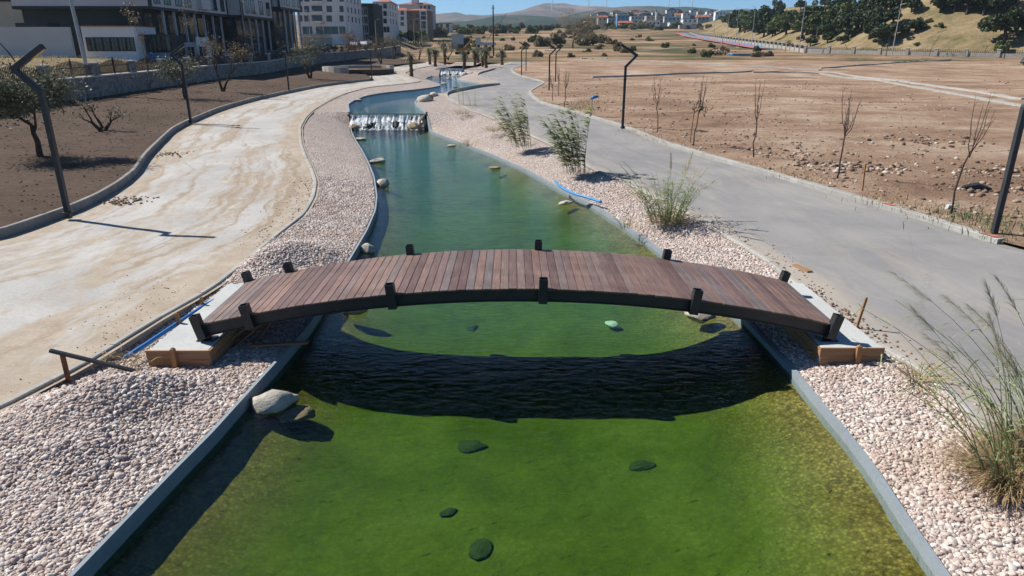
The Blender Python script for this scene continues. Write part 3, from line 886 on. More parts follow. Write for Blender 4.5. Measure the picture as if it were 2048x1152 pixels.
boulder(un(756, 325, z=zw0), .4, 'pale split boulder in the pool where the path bends', var=1, sz=(.42, .34, .34), sink=.3)
boulder(un(766, 371, z=zw0), .35, 'small pointed boulder close to the curved pool wall', var=2, sz=(.32, .28, .34), sink=.25)
boulder(un(736, 503, z=zw0), .25, 'small pale boulder just behind the deck at the pool wall', var=4, sz=(.24, .2, .26), sink=.3)
boulder(un(1130, 408, z=zw0), .3, 'flat pale boulder in the water below the bright blue pipe', var=1, rz=.6, sz=(.30, .18, .16), sink=.25)
boulder(un(988, 338, z=zw0), .3, 'low brown boulder at the right pool wall', 'rock_tan', var=3, sz=(.36, .2, .16), sink=.2)
boulder(un(905, 293, z=zw0), .3, 'low pale boulder at the right pool wall nearer the waterfall', var=5, sz=(.34, .2, .14), sink=.25)
boulder(un(720, 280, z=zw0), .3, 'low pale boulder at the left pool wall near the waterfall', var=3, sz=(.45, .25, .2), sink=.25)
boulder(un(1400, 632, z=zw0), .35, 'pale boulder half under water behind the beam near the right wall', var=2, sz=(.34, .26, .24), sink=.4)
boulder(un(705, 622, z=zw0), .35, 'pale boulder seen under the deck near the left wall', var=0, sz=(.36, .2, .2), sink=.4)
for k, (x, y, s, l) in enumerate([(940, 893, .30, 'dark flat stone lying on the pool bed in front of the bridge'), (1282, 930, .22, 'dark stone on the pool bed toward the road side'), (897, 1024, .14, 'small round dark stone on the pool bed'), (962, 1100, .25, 'wide mossy stone on the near pool bed'), (945, 655, .25, 'dark stone on the bed seen under the deck')]):
    boulder(un(x, y, z=zw0 - .66), s, l, 'rock_moss', var=k, rz=.4 * k, sz=(s, s * .62, s * .3), sink=.62)
boulder(un(1224, 650, z=zw0 - .55), .18, 'bright pale stone on the bed seen under the deck', 'white_cap', var=2, sz=(.17, .17, .08), sink=.2)
zg = EDGE[1]
boulder(un(848, 203, z=.8), .9, 'biggest tan boulder of three on the gravel by the waterfall', 'rock', var=0, rz=.3, sz=(.8, .6, .55), sink=.3)
boulder(un(857, 199, z=.9), .7, 'middle boulder of three on the gravel by the waterfall', 'rock_tan', var=5, rz=1.3, sz=(.5, .5, .5), sink=.25)
boulder(un(868, 192, z=.9), .6, 'pinkish smallest boulder of three on the gravel by the waterfall', 'rock', var=2, rz=2, sz=(.5, .45, .4), sink=.25)
for k, (x, y, s, l) in enumerate([(733, 193, .35, 'white stone at the curved left wall of the middle pool'), (713, 202, .5, 'pale flat stone in the water at the left wall above the waterfall'), (888, 168, .45, 'pale stone off the gravel tip in the middle pool'), (910, 176, .25, 'dark stone standing in the middle pool'), (897, 158, .4, 'pale stone in the middle pool below the far cascade')]):
    boulder(un(x, y, z=ZW[1]), s, l, 'rock' if 'dark' not in l else 'rock_wet', var=k, sz=(s, s * .7, s * .5), sink=.2)

# ------------------------------------------------------------------ waterfalls
def mat_foam():
    n = NT('falling_water')
    p = n.pos((9, 9, 2.2))
    a = n.math('ADD', n.math('MULTIPLY', n.noise(p, 1.6, 6, .7, .3), .6), n.math('MULTIPLY', n.noise(n.pos((1.2, 1, 1.6)), 2.2, 4, .6), .4))
    col = n.ramp(a, [(.35, (.7, .74, .76)), (.6, (.9, .92, .93))])
    pr_ = n.node('BsdfPrincipled', {'Base Color': col, 'Roughness': .35})
    tr = n.node('BsdfTransparent').outputs[0]
    f = n.ramp(a, [(.44, 0), (.53, .95)])
    mx = n.node('MixShader', {0: f, 1: tr, 2: pr_.outputs[0]}).outputs[0]
    n.t.links.new(mx, n.out.inputs[0])
    return n.m
M['foam'] = mat_foam()
M['moss_wall'] = mat_rock('wet_mossy_wall', (.035, .04, .03))
def fall(Y, zl, zu, x0, x1, label, seed, rocks):
    r = empty('waterfall', ((x0 + x1) / 2, Y, zl), label=label, cat='waterfall')
    rr = random.Random(seed)
    hgt = zu - zl
    MB().box((x0 - .1, Y + .05, zl - .8), (x1 + .1, Y + .35, zu - .03)).build('weir_wall', M['moss_wall'], r)
    MB().box((x0 - .1, Y - .42, zu - .14), (x1 + .1, Y + .02, zu - .02)).build('weir_lip', M['moss_wall'], r)
    # falling sheet: thin strands that spread and bounce on the stones
    V, Fc = [], []
    n = int((x1 - x0) * 44)
    for i in range(n):
        x = rr.uniform(x0 + .1, x1 - .1); w = rr.uniform(.015, .07)
        y = Y - .44; z = zu - .03
        z1 = zl + (0 if rr.random() < .6 else rr.uniform(.1, .6) * hgt)
        k = 6; dx = rr.gauss(0, .05); sprd = rr.uniform(.1, .95)
        for q in range(k + 1):
            t = q / k
            yy = y - .10 * t - sprd * t * t; zz = z + (z1 - z) * t
            V += [(x - w * (1 + .5 * t) + dx * t, yy, zz), (x + w * (1 + .5 * t) + dx * t, yy + rr.uniform(-.03, .03), zz)]
            if q: b = len(V) - 4; Fc.append((b, b + 1, b + 3, b + 2))
    V = np.array(V) - np.array(r.location)
    link('falling_water', np_mesh('falling_water', V, Fc, True), M['foam'], r)
    # foam where it lands
    bm = MB()
    for i in range(int((x1 - x0) * 40)):
        x = rr.uniform(x0 + .2, x1 - .2); y = Y - .8 - abs(rr.gauss(0, .35)); s = rr.uniform(.03, .12)
        bm.tube([(x - s * 1.6, y, zl + .005), (x, y, zl + .03), (x + s * 1.6, y, zl + .005)], [s * .4, s, s * .4], 5)
    bm.build('splash_foam', M['foam'], r, smooth=True, kind='stuff')
    for (fx, dy, s, sz, mt, lb, v) in rocks:
        boulder((x0 + fx * (x1 - x0), Y - dy, zl - .1), s, lb, mt, var=v, sz=(s, s * .8, sz), sink=.2, rz=v)
xa, xb = cv(PL, YF1) , cv(PR, YF1)
fall(YF1, ZW[0], ZW[1], xa, xb, 'white waterfall pouring over a straight weir onto boulders', 3, [
    (.08, 1.0, .6, .45, 'rock_tan', 'tan boulder at the left foot of the waterfall', 0), (.27, .75, .6, .72, 'rock_wet', 'black wet boulder under the left of the waterfall', 1),
    (.43, .8, .4, .4, 'rock_wet', 'low wet boulder in the middle of the waterfall', 2), (.63, .75, .5, .62, 'rock_wet', 'dark round boulder right of the middle of the waterfall', 4),
    (.88, 1.0, .8, .62, 'rock_tan', 'large smooth tan boulder at the right foot of the waterfall', 5), (.95, .5, .55, 1.05, 'rock_tan', 'upright mossy boulder against the right waterfall wall', 2), (.5, .1, .45, .9, 'rock_wet', 'tall wet stone behind the falling water', 3)])
xa2, xb2 = cv(PL, YF2) + 1.2, cv(PR, YF2)
fall(YF2, ZW[1], ZW[2], xa2, xb2, 'small far cascade between the young palms', 5, [
    (.15, .9, .5, .5, 'rock_wet', 'dark stone left in the far cascade', 1), (.45, .8, .55, .55, 'rock_wet', 'dark stone in the middle of the far cascade', 2), (.75, .8, .5, .6, 'rock_tan', 'brown stone right in the far cascade', 4), (1.05, .8, .8, .7, 'rock', 'pale stone at the right end of the far cascade', 0), (1.3, .3, .8, .8, 'rock', 'pale stone on the bank beside the far cascade', 5)])
# sloping block of gravel left of the far cascade
mb = MB()
mb.add([(xa2 - 5.2, YF2 - 2.5, 1.0), (xa2 - .1, YF2 - 2.2, .70), (xa2 - .1, YF2 + .6, 1.72), (xa2 - 5.6, YF2 + .8, 1.78), (xa2 - 5.2, YF2 - 2.4, .2), (xa2 - .1, YF2 - 2.1, .2), (xa2 - .1, YF2 + .6, .2), (xa2 - 5.6, YF2 + .8, .2)],
       [(0, 1, 2, 3), (4, 5, 1, 0), (5, 6, 2, 1), (6, 7, 3, 2), (7, 4, 0, 3)])
mb.build('gravel_slope', M['gravel'], kind='stuff', label='sloping pink gravel apron left of the far cascade', cat='gravel')
# ------------------------------------------------------------------ zigzag park lamps
M['lens'] = simple('amber_lamp_lens', (.55, .33, .08), .3, .1, 5)
def make_lamp():
    r = empty('park_lamp', (0, 0, 0))
    P = [Vector((0, 0, -.2)), Vector((0, 0, 3.72)), Vector((-.66, 0, 4.38)), Vector((.36, 0, 5.02))]
    w = .15
    mb = MB()
    # one mitred square tube: pole and leaning neck
    def ring(p, d, n_):
        x = Vector((d.z, 0, -d.x))
        return [p + x * s_ * w / 2 * n_ + Vector((0, t_ * w / 2, 0)) for s_, t_ in ((-1, -1), (1, -1), (1, 1), (-1, 1))]
    d1, d2, d3 = (P[1] - P[0]).normalized(), (P[2] - P[1]).normalized(), (P[3] - P[2]).normalized()
    rings = [ring(P[0], d1, 1), ring(P[1], (d1 + d2).normalized(), 1.08), ring(P[2], (d2 + d3 * .2).normalized(), 1.0)]
    vs_ = [q for a in rings for q in a]
    mb.add(vs_, [(4 * i + k, 4 * i + (k + 1) % 4, 4 * i + 4 + (k + 1) % 4, 4 * i + 4 + k) for i in range(2) for k in range(4)] + [(3, 2, 1, 0), (8, 9, 10, 11)])
    mb.build('pole', M['lamp_steel'], r, world=False, bevel=.008)
    hd = MB(); hd.bar(P[2] - d3 * .06, P[3], .17, .14, up=(0, 1, 0))
    h_ = hd.build('lamp_head', M['lamp_steel'], r, world=False, bevel=.01)
    nrm = Vector((d3.z, 0, -d3.x))
    a, b = P[2].lerp(P[3], .55) + nrm * .0875, P[2].lerp(P[3], .97) + nrm * .0875
    MB().bar(a, b, .1, .012, up=nrm).build('lens', M['lens'], h_, world=False)
    MB().box((-.14, -.14, -.02), (.14, .14, .012)).build('base_flange', M['lamp_steel'], r, world=False)
    return r
lamp0 = make_lamp()
def put_lamp(k, p, rz, label, s=1.0):
    o = lamp0 if k == 0 else copy_tree(lamp0)
    o.location = p; o.rotation_euler = (0, 0, rz); o.scale = (s, s, s)
    tag(o, label, 'street lamp', 'zigzag lamps along the path and the road')
LP = [((135, 422), 1, 'tall black zigzag lamp on the soil bank casting its shadow on the dusty path', 1.03), ((381, 239), 1, 'zigzag lamp on the bank in front of the stone wall, next past the pruned olive', .93), ((578, 180), 1, 'zigzag lamp on the bank before the curved stone seats', .9), ((744, 157), 1, 'zigzag lamp at the kerb end beside the curved stone seats', .88)]
for k, ((x, y), sd, lb, s_) in enumerate(LP):
    p = un(x, y, .3); p.z = bank_z(p.x, p.y)
    put_lamp(k, p, 0, lb, s_)
RP = [((1988, 466), 'zigzag lamp behind the red painted kerb end', 1.0), ((1245, 253), 'lone zigzag lamp at the red field edge beside the road bend', .98), ((1098, 180), 'zigzag lamp on the field tip where the road narrows, front one of two', .95), ((1111, 163), 'zigzag lamp on the field tip where the road narrows, rear one of two', .95), ((1043, 151), 'zigzag lamp beside the far road near the young palms', .95), ((1052, 142), 'farthest zigzag lamp beside the far road', .9)]
for k, ((x, y), lb, s_) in enumerate(RP):
    p = un(x, y, .12); p.z = field_z(p.x, p.y) - .02
    put_lamp(1, p, math.pi, lb, s_)

# ------------------------------------------------------------------ vegetation kit
def mat_leaf(name, c0, c1, trans=.25):
    n = NT(name)
    ri = n.node('NewGeometry').outputs['Random Per Island']
    col = n.ramp(ri, [(0, c0), (1, c1)])
    oi = n.node('ObjectInfo').outputs['Random']
    col = n.mix(1.0, col, n.ramp(oi, [(0, .8), (1, 1.1)]), 'MULTIPLY')
    d = n.node('BsdfPrincipled', {'Base Color': col, 'Roughness': .6, 'Specular IOR Level': .3}).outputs[0]
    t = n.node('BsdfTranslucent', {'Color': col}).outputs[0]
    mx = n.node('MixShader', {0: trans, 1: d, 2: t}).outputs[0]
    n.t.links.new(mx, n.out.inputs[0])
    return n.m
M['olive_leaf'] = mat_leaf('olive_leaf', (.055, .06, .03), (.19, .19, .13))
M['olive_brown'] = mat_leaf('browning_olive_leaf', (.12, .085, .045), (.22, .17, .10))
M['rust_leaf'] = mat_leaf('rust_brown_leaf', (.16, .07, .03), (.26, .14, .07))
M['reed_leaf'] = mat_leaf('reed_leaf', (.13, .19, .06), (.42, .48, .25), .5)
M['reed_yellow'] = mat_leaf('yellowing_reed_leaf', (.24, .24, .05), (.38, .36, .12), .35)
M['straw'] = mat_leaf('straw_leaf', (.30, .20, .10), (.50, .38, .22), .3)
M['plume'] = mat_leaf('reed_plume', (.48, .44, .31), (.68, .64, .50), .55)
M['oak_leaf'] = mat_leaf('evergreen_oak_leaf', (.022, .035, .014), (.075, .095, .04), .15)
M['pine_leaf'] = mat_leaf('pine_needle', (.02, .045, .015), (.06, .10, .035), .15)
M['bush_leaf'] = mat_leaf('light_bush_leaf', (.06, .09, .025), (.16, .19, .06), .25)
M['weed'] = mat_leaf('green_weed', (.05, .09, .025), (.12, .18, .06), .25)
M['palm_leaf'] = mat_leaf('palm_frond', (.09, .10, .06), (.17, .17, .11), .2)
M['bark'] = simple('olive_bark', (.085, .055, .038), .9, .4, 9, .15, 0, .5)
M['bark_grey'] = simple('grey_bark', (.16, .13, .11), .9, .3, 9, .15, 0, .4)
M['bark_dark'] = simple('dark_twig_bark', (.07, .05, .042), .9, .3, 9, .15)
M['wrap'] = simple('palm_burlap_wrap', (.13, .085, .055), .95, .4, 6, .1, 0, .6)

def leaf_quads(C, size, up=0.0, aspect=.45, rg=None, dirs=None):
    """leaf cards centred on C (n,3): returns verts, faces"""
    rg = rg or rng
    n = len(C)
    d = rg.normal(size=(n, 3)) if dirs is None else dirs + rg.normal(size=(n, 3)) * .35
    d[:, 2] += up
    d /= np.linalg.norm(d, axis=1, keepdims=True)
    e = np.cross(d, rg.normal(size=(n, 3))); e /= np.linalg.norm(e, axis=1, keepdims=True) + 1e-9
    s = (size * rg.uniform(.6, 1.3, n))[:, None]
    a = C - d * s; b = C + d * s; m1 = C + e * s * aspect; m2 = C - e * s * aspect
    V = np.stack([a, m1, b, m2], 1).reshape(-1, 3)
    return V, np.arange(4 * n).reshape(n, 4)
def branch(mb, tips, p, d, r, length, depth, rr, spread=.6, grav=0.0, n_child=(2, 3), mn=.01):
    k = 4; pts = [p]; rad = [r]
    q = p.copy(); dd = d.copy()
    for i in range(k):
        dd = (dd + Vector((rr.gauss(0, .16), rr.gauss(0, .16), rr.gauss(0, .1) + grav))).normalized()
        q = q + dd * length / k; pts.append(q.copy()); rad.append(max(mn, r * (1 - .42 * (i + 1) / k)))
    mb.tube(pts, rad, 7 if depth > 2 else 5 if depth > 1 else 3, cap=False)
    if depth <= 1:
        tips.append((q, dd))
    if depth == 0: return
    for c in range(rr.randint(*n_child)):
        ax = Vector((rr.gauss(0, 1), rr.gauss(0, 1), rr.gauss(0, .6))); nd = (dd + ax.normalized() * spread).normalized()
        st = pts[rr.randint(2, k)] if c else q
        branch(mb, tips, st.copy(), nd, rad[-1] * rr.uniform(.7, .95), length * rr.uniform(.6, .85), depth - 1, rr, spread, grav, n_child, mn)
def tree(name, label, p, h, trunk_d, mats, seed, leaves=1200, leaf=.09, crown_r=.4, depth=3, r0=.1, lean=(0, 0), trunk_frac=.4, spread=.7, group=None, stems=1, cat='tree', grav=.05, drop=0.0):
    root = empty(name, p, label=label, cat=cat, group=group)
    rr = random.Random(seed); mb = MB(); tips = []
    for s_ in range(stems):
        d0 = Vector((lean[0] + rr.gauss(0, .05), lean[1] + rr.gauss(0, .05), 1))
        if stems > 1:
            an = 2 * math.pi * s_ / stems + rr.uniform(-.4, .4); d0 += Vector((math.cos(an), math.sin(an), 0)) * .45
        branch(mb, tips, Vector((0, 0, -.1)), d0.normalized(), r0, h * trunk_frac, depth, rr, spread, grav)
    mb.build('trunk', mats[0], root, world=False, smooth=True)
    if leaves:
        rg = np.random.default_rng(seed)
        T = np.array([tuple(t[0]) for t in tips])
        C = T[rg.integers(0, len(T), leaves)] + rg.normal(size=(leaves, 3)) * crown_r * np.array([1, 1, .75])
        C[:, 2] = np.maximum(C[:, 2], h * drop + .3)
        V, Fc = leaf_quads(C, leaf, rg=rg)
        link('crown', np_mesh('crown', V, Fc), mats[1], root)
    return root
def bank_p(x, y):
    p = un(x, y, .45)
    for _ in range(4):
        p = un(x, y, bank_z(p.x, p.y) - float(g(p.y)))
    p.z = bank_z(p.x, p.y) - .02
    return p
OB = (M['bark'], M['olive_leaf'])
# the large olive: bent trunk and wide grey-green crown
tree('olive_tree', 'big grey-green olive with a bent trunk beside the shadow-casting lamp', bank_p(80, 312), 3.7, 0, OB, 11, 9000, .075, .5, 3, .15, (-.1, .1), .42, .85)
tree('olive_tree', 'hard pruned olive with several bare stubs and few leaves', bank_p(205, 262), 2.0, 0, OB, 23, 260, .07, .2, 2, .13, (0, 0), .42, .45, stems=3)
tree('olive_tree', 'leaning olive behind the second zigzag lamp with a thin crown', bank_p(372, 199), 3.8, 0, OB, 31, 1900, .09, .5, 3, .13, (-.25, .2), .4, .7)
tree('olive_tree', 'forked olive with a small brownish crown before the stone wall', bank_p(445, 183), 4.8, 0, (M['bark'], M['olive_brown']), 37, 1000, .09, .35, 3, .14, (0, 0), .42, .5, stems=2)
tree('olive_tree', 'dark trunked olive between the two middle zigzag lamps', bank_p(620, 157), 4.6, 0, OB, 41, 1900, .1, .5, 3, .17, (-.1, 0), .42, .6, stems=2)
tree('olive_tree', 'twin trunked olive behind the curved stone seats', bank_p(762, 127), 4.5, 0, (M['bark'], M['olive_brown']), 43, 1100, .11, .5, 3, .15, (0, 0), .42, .55, stems=2)
tree('olive_tree', 'slim olive before the low end of the stone wall', bank_p(787, 119), 4.5, 0, OB, 47, 1000, .12, .5, 3, .14, (0, 0), .42, .55, stems=2)
tree('olive_tree', 'olive with a V shaped trunk left of the palm row', bank_p(838, 120), 4.6, 0, OB, 53, 900, .12, .5, 3, .15, (0, 0), .42, .5, stems=2)
tree('olive_tree', 'leaning olive among the palms by the sandy path', bank_p(897, 119), 4.2, 0, OB, 57, 900, .12, .5, 3, .14, (.1, 0), .42, .55, stems=2)
tree('brown_tree', 'tree with a brown withered crown before the stone wall', bank_p(690, 128), 5.0, 0, (M['bark_grey'], M['rust_leaf']), 61, 1700, .11, .6, 3, .1, (0, 0), .45, .6)
tree('brown_tree', 'small rusty shrub tree on the street side of the stone wall', Vector((x_at(487, 118, 96), 96, float(g(96)) + 2.0)), 3.4, 0, (M['bark_grey'], M['rust_leaf']), 67, 900, .1, .5, 3, .07, (0, 0), .45, .6)
for k, (x, y, h, lb) in enumerate([(297, 179, 6.6, 'tall thin young tree tied to a stake before the stone wall'), (405, 158, 6.2, 'thin young tree with a small tuft above the white shop door'), (516, 143, 6.4, 'thin forked young tree before the dark town houses'), (640, 127, 5.4, 'thin young tree before the parked pale car'), (560, 137, 5.0, 'thin bare young tree before the dark parked car')]):
    tree('young_tree', lb, bank_p(x, y), h, 0, (M['bark_grey'], M['olive_brown']), 71 + k, 260, .1, .25, 2, .05, (0, 0), .62, .35, cat='young tree', group='young trees along the stone wall')
tree('young_tree', 'slanting dark young tree on the dry lot at the edge of the houses', Vector((x_at(25, 100, 62), 62, terrace_z(-49, 62))), 6.5, 0, (M['bark_dark'], M['bush_leaf']), 81, 300, .09, .5, 3, .06, (-.3, 0), .5, .4, cat='young tree')

# bare saplings along the red field
SP = [((1315, 264), 3.6, 'first bare sapling right of the lone zigzag lamp'), ((1386, 291), 3.9, 'bare sapling with drooping dry leaves beside a wooden stake'), ((1508, 316), 4.0, 'bare forked sapling with upright twigs behind the road kerb'), ((1673, 358), 4.0, 'bare sapling standing by the rubble heap'), ((1903, 428), 4.3, 'bare crooked sapling with a white tag at its foot'), ((1128, 216), 3.4, 'bare sapling at the field tip, rightmost of three'), ((1107, 203), 2.8, 'bare sapling at the field tip by the kerb corner'), ((1117, 192), 3.0, 'bare sapling at the field tip behind the kerb corner')]
for k, ((x, y), h, lb) in enumerate(SP):
    p = un(x, y, .1); p.z = field_z(p.x, p.y) - .03
    root = empty('bare_sapling', p, label=lb, cat='sapling', group='bare saplings along the field')
    rr = random.Random(90 + k); mb = MB(); tips = []
    q = Vector((0, 0, -.1)); pts = [q]
    for i in range(5):
        q = q + Vector((rr.gauss(0, .05), rr.gauss(0, .05), h * .52 / 5)); pts.append(q.copy())
    mb.tube(pts, [.035, .033, .03, .028, .027, .026], 6)
    mb.build('trunk', M['bark_dark'], root, world=False, smooth=True)
    mb = MB()
    for i in range(rr.randint(5, 7)):
        st = pts[-1] - Vector((0, 0, rr.uniform(0, .25))); an = rr.uniform(0, 6.28)
        out = Vector((math.cos(an), math.sin(an), 0)); c = [st]; l = h * .46 * rr.uniform(.6, 1.1); o_ = rr.uniform(.12, .35)
        for j in range(1, 6):
            t = j / 5
            c.append(st + out * o_ * (t ** .5) * 1.3 + Vector((rr.gauss(0, .02), rr.gauss(0, .02), l * t)))
        mb.tube(c, [.017, .015, .012, .010, .007, .004], 4)
        for j in range(3):
            b_ = c[rr.randint(1, 4)]; e_ = b_ + Vector((rr.gauss(0, .14), rr.gauss(0, .14), rr.uniform(.15, .4)))
            mb.tube([b_, e_], [.007, .003], 3)
    mb.build('bare_twigs', M['bark_dark'], root, world=False)
    if k in (1,):
        C = np.array([tuple(pts[-1] + Vector((rr.gauss(0, .25), rr.gauss(0, .2), rr.gauss(.1, .15)))) for _ in range(60)])
        V, Fc = leaf_quads(C, .09, up=-1.0); link('dry_leaves', np_mesh('dry_leaves', V, Fc), M['olive_brown'], root)

# ------------------------------------------------------------------ giant reeds and grasses on the gravel
def ribbon(V, Fc, pts, w0, side, k0=1.0):
    n = len(pts); b = len(V)
    for i, p in enumerate(pts):
        t = i / (n - 1); w = w0 * (1 - t) ** .7 * (.55 + .9 * min(1, t * 4)) * .65 + w0 * .02
        V += [p - side * w, p + side * w]
    for i in range(n - 1):
        Fc.append((b + 2 * i, b + 2 * i + 1, b + 2 * i + 3, b + 2 * i + 2))
def reed(label, p, n, h, r, seed, leaf_n, leaf_l, leaf_w, wind=-.35, plumes=0, straw=0, yellow=0.0, splay=.18, low=.25, lop=0.0, mats=None):
    root = empty('giant_reed', p, label=label, cat='reed')
    rr = random.Random(seed); sb = MB()
    LV, LF, YV, YF_, SV, SF = [], [], [], [], [], []
    tops = []
    for i in range(n):
        an = rr.uniform(0, 6.28); rad = r * math.sqrt(rr.random())
        b = Vector((math.cos(an) * rad, math.sin(an) * rad, -.05))
        hh = h * rr.uniform(.55, 1.0)
        out = Vector((math.cos(an), math.sin(an), 0)) * splay * rr.uniform(.3, 1.3) + Vector((wind * .5 * rr.uniform(.4, 1.3) + lop * rr.uniform(0, 1), rr.gauss(0, .05), 0))
        c = []
        for j in range(8):
            t = j / 7
            c.append(b + out * hh * t * (.45 + .65 * t) + Vector((0, 0, hh * t * (1 - .12 * t * out.length))))
        sb.tube(c, [max(.002, .010 * (1 - .75 * j / 7)) for j in range(8)], 4, cap=False)
        tops.append((c[-1], (c[-1] - c[-2]).normalized()))
        for q in range(leaf_n):
            t = low + (1 - low) * rr.random() ** .8
            f = t * 7; i0 = min(6, int(f)); st = c[i0].lerp(c[i0 + 1], f - i0)
            a2 = rr.uniform(0, 6.28); o2 = Vector((math.cos(a2), math.sin(a2), 0)); L_ = leaf_l * rr.uniform(.55, 1.2)
            o2 = (o2 * .8 + Vector((wind * 2.0, 0, 0))).normalized() if wind else o2
            sd = Vector((-o2.y, o2.x, 0)).lerp(Vector((0, 0, 1)), rr.uniform(0, .5)).normalized()
            pp = []
            rise = rr.uniform(.35, .9)
            for j in range(5):
                u = j / 4
                pp.append(st + o2 * L_ * u * .85 + Vector((0, 0, L_ * (rise * u - (rise * .95) * u * u * 1.1))))
            if rr.random() < yellow: ribbon(YV, YF_, pp, leaf_w, sd)
            else: ribbon(LV, LF, pp, leaf_w, sd)
    sb.build('stem_clump', M['reed_leaf'] if not mats else mats, root, world=False)
    if LV: link('leaf_mass', np_mesh('leaf_mass', np.array([tuple(v) for v in LV]), LF), M['reed_leaf'], root, kind='stuff')
    if YV: link('yellow_leaf_mass', np_mesh('yellow_leaf_mass', np.array([tuple(v) for v in YV]), YF_), M['reed_yellow'], root, kind='stuff')
    for i in range(straw):
        an = rr.uniform(0, 6.28); b = Vector((math.cos(an), math.sin(an), 0)) * r * rr.random() * 1.2
        o2 = Vector((math.cos(an), math.sin(an), 0)); L_ = rr.uniform(.3, .8); rise = rr.uniform(.15, .9)
        pp = [b + o2 * L_ * j / 4 + Vector((rr.gauss(0, .02), rr.gauss(0, .02), L_ * rise * (j / 4) * (1.25 - .8 * j / 4))) for j in range(5)]
        ribbon(SV, SF, pp, .009, Vector((-o2.y, o2.x, .2)).normalized())
    if SV: link('dead_leaf_skirt', np_mesh('dead_leaf_skirt', np.array([tuple(v) for v in SV]), SF), M['straw'], root, kind='stuff')
    tops.sort(key=lambda q: -q[0].z)
    for tp, d in tops[:plumes]:
        PV, PF = [], []
        L_ = rr.uniform(.45, .7)
        for i in range(170):
            t = rr.random(); st = tp - d * .12 + d * L_ * t + Vector((wind * .3 * t * t * L_, 0, 0))
            dd = (d * .9 + Vector((wind * .5 + rr.gauss(0, .22), rr.gauss(0, .22), rr.gauss(0, .22)))).normalized()
            ribbon(PV, PF, [st, st + dd * .09 * (1.2 - .6 * t), st + dd * .22 * (1.2 - .6 * t) + Vector((wind * .05, 0, -.03))], .005, dd.cross(Vector((0, 0, 1))).normalized())
        link('plume', np_mesh('plume', np.array([tuple(v) for v in PV]), PF), M['plume'], root)
    return root
def gp(x, y, side=1, d=0.0):
    p = un(x, y, d); return p
reed('tall green reed clump with swept leafy tops beside the grey road', gp(1150, 345), 26, 3.0, .5, 5, 34, .55, .045, -.5, 0, 90, .22, .2, .12)
reed('yellow-green reed clump, second past the swept one toward the waterfall', gp(1045, 293), 24, 2.8, .55, 6, 28, .6, .038, -.5, 0, 120, .5, .24, .1)
reed('wide grass clump with feathery plumes between the pebbles and the road', gp(1330, 443), 70, 1.75, .55, 7, 10, .45, .017, -.25, 8, 300, .15, .5, .12)
reed('small dark reed tuft near the boulders by the upper road', gp(925, 210), 7, 2.3, .4, 8, 6, .45, .02, -.2, 0, 40, .2, .15, .3)
reed('sparse reed wisps on the gravel above the yellow-green clump', gp(948, 212), 6, 1.8, .5, 9, 5, .35, .018, -.2, 0, 40, .3, .2, .3)
reed('large plumed grass clump leaning over the near pebbles with a straw skirt', un(2025, 960), 26, 2.3, .42, 10, 8, .6, .013, -.35, 7, 1200, .2, .28, .12, lop=-.6)
reed('second plumed grass clump at the near kerb beside the straw skirted one', un(2070, 905), 20, 2.6, .35, 14, 8, .6, .013, -.4, 6, 700, .2, .22, .12, lop=-.65)
for k, (x, y, n, lb) in enumerate([(925, 228, 60, 'dry yellow grass tuft on the gravel below the small dark reed'), (990, 262, 90, 'dry straw tuft on the gravel between the reeds and the waterfall'), (935, 292, 40, 'tiny green tuft on the gravel near the pool edge')]):
    reed(lb, gp(x, y), 10, .5, .5, 20 + k, 5, .3, .012, -.1, 0, n * 2, .6, .5, .1)
for k, (x, y, n, lb) in enumerate([(1250, 455, 40, 'dry grass wisp on the pool edge below the plumed clump'), (1830, 760, 60, 'dry grass wisp on the kerb left of the near plumed clumps')]):
    reed(lb, gp(x, y), 6, .6, .15, 30 + k, 3, .25, .008, -.1, 0, n, .6, .5, .1)

# ------------------------------------------------------------------ young palms with wrapped trunks
PX = [(823, 153, 4.3, 'wrapped palm standing alone on the gravel beside the sandy path'), (860, 129, 3.6, 'wrapped palm at the left of the palm row'), (871, 132, 3.8, 'wrapped palm, second of the palm row'), (890, 127, 4.0, 'wrapped palm, third of the palm row'), (929, 137, 3.5, 'rust brown wrapped palm in front of the digger'), (950, 132, 3.3, 'wrapped palm right of the far cascade'), (956, 123, 3.4, 'thin wrapped palm behind the far cascade'), (965, 131, 3.9, 'wrapped palm with a green top right of the far cascade'), (972, 135, 4.0, 'wrapped palm at the far road bend'), (1004, 129, 3.6, 'short palm beside the far road kerb')]
for k, (x, y, h, lb) in enumerate(PX):
    p = un(x, y, 0); rr = random.Random(200 + k)
    if p.y > 146: p = p * (146 / p.y); p.z = float(g(146))
    root = empty('young_palm', p, label=lb, cat='palm tree', group='young wrapped palms by the far cascade')
    mb = MB(); pts = [Vector((rr.gauss(0, .03), rr.gauss(0, .03), -.2 + (h * .66 + .2) * i / 8)) for i in range(9)]
    mb.tube(pts, [.26 + .06 * (i % 2) + rr.uniform(-.03, .03) for i in range(9)], 9)
    mb.build('wrapped_trunk', M['rust'] if 'rust' in lb else M['wrap'], root, world=False)
    V, Fc = [], []
    for i in range(110):
        an = rr.uniform(0, 6.28); o2 = Vector((math.cos(an), math.sin(an), 0)); L_ = rr.uniform(1.0, 2.1); up = rr.uniform(.1, 1.5)
        st = pts[-1] + o2 * .12 - Vector((0, 0, rr.uniform(0, .4)))
        ribbon(V, Fc, [st + o2 * L_ * .6 * (j / 4) + Vector((0, 0, L_ * (up * (j / 4) - .95 * (j / 4) ** 2))) for j in range(5)], .075, Vector((-o2.y, o2.x, 0)))
    link('frond_tuft', np_mesh('frond_tuft', np.array([tuple(v) for v in V]), Fc), M['palm_leaf'], root, kind='stuff')
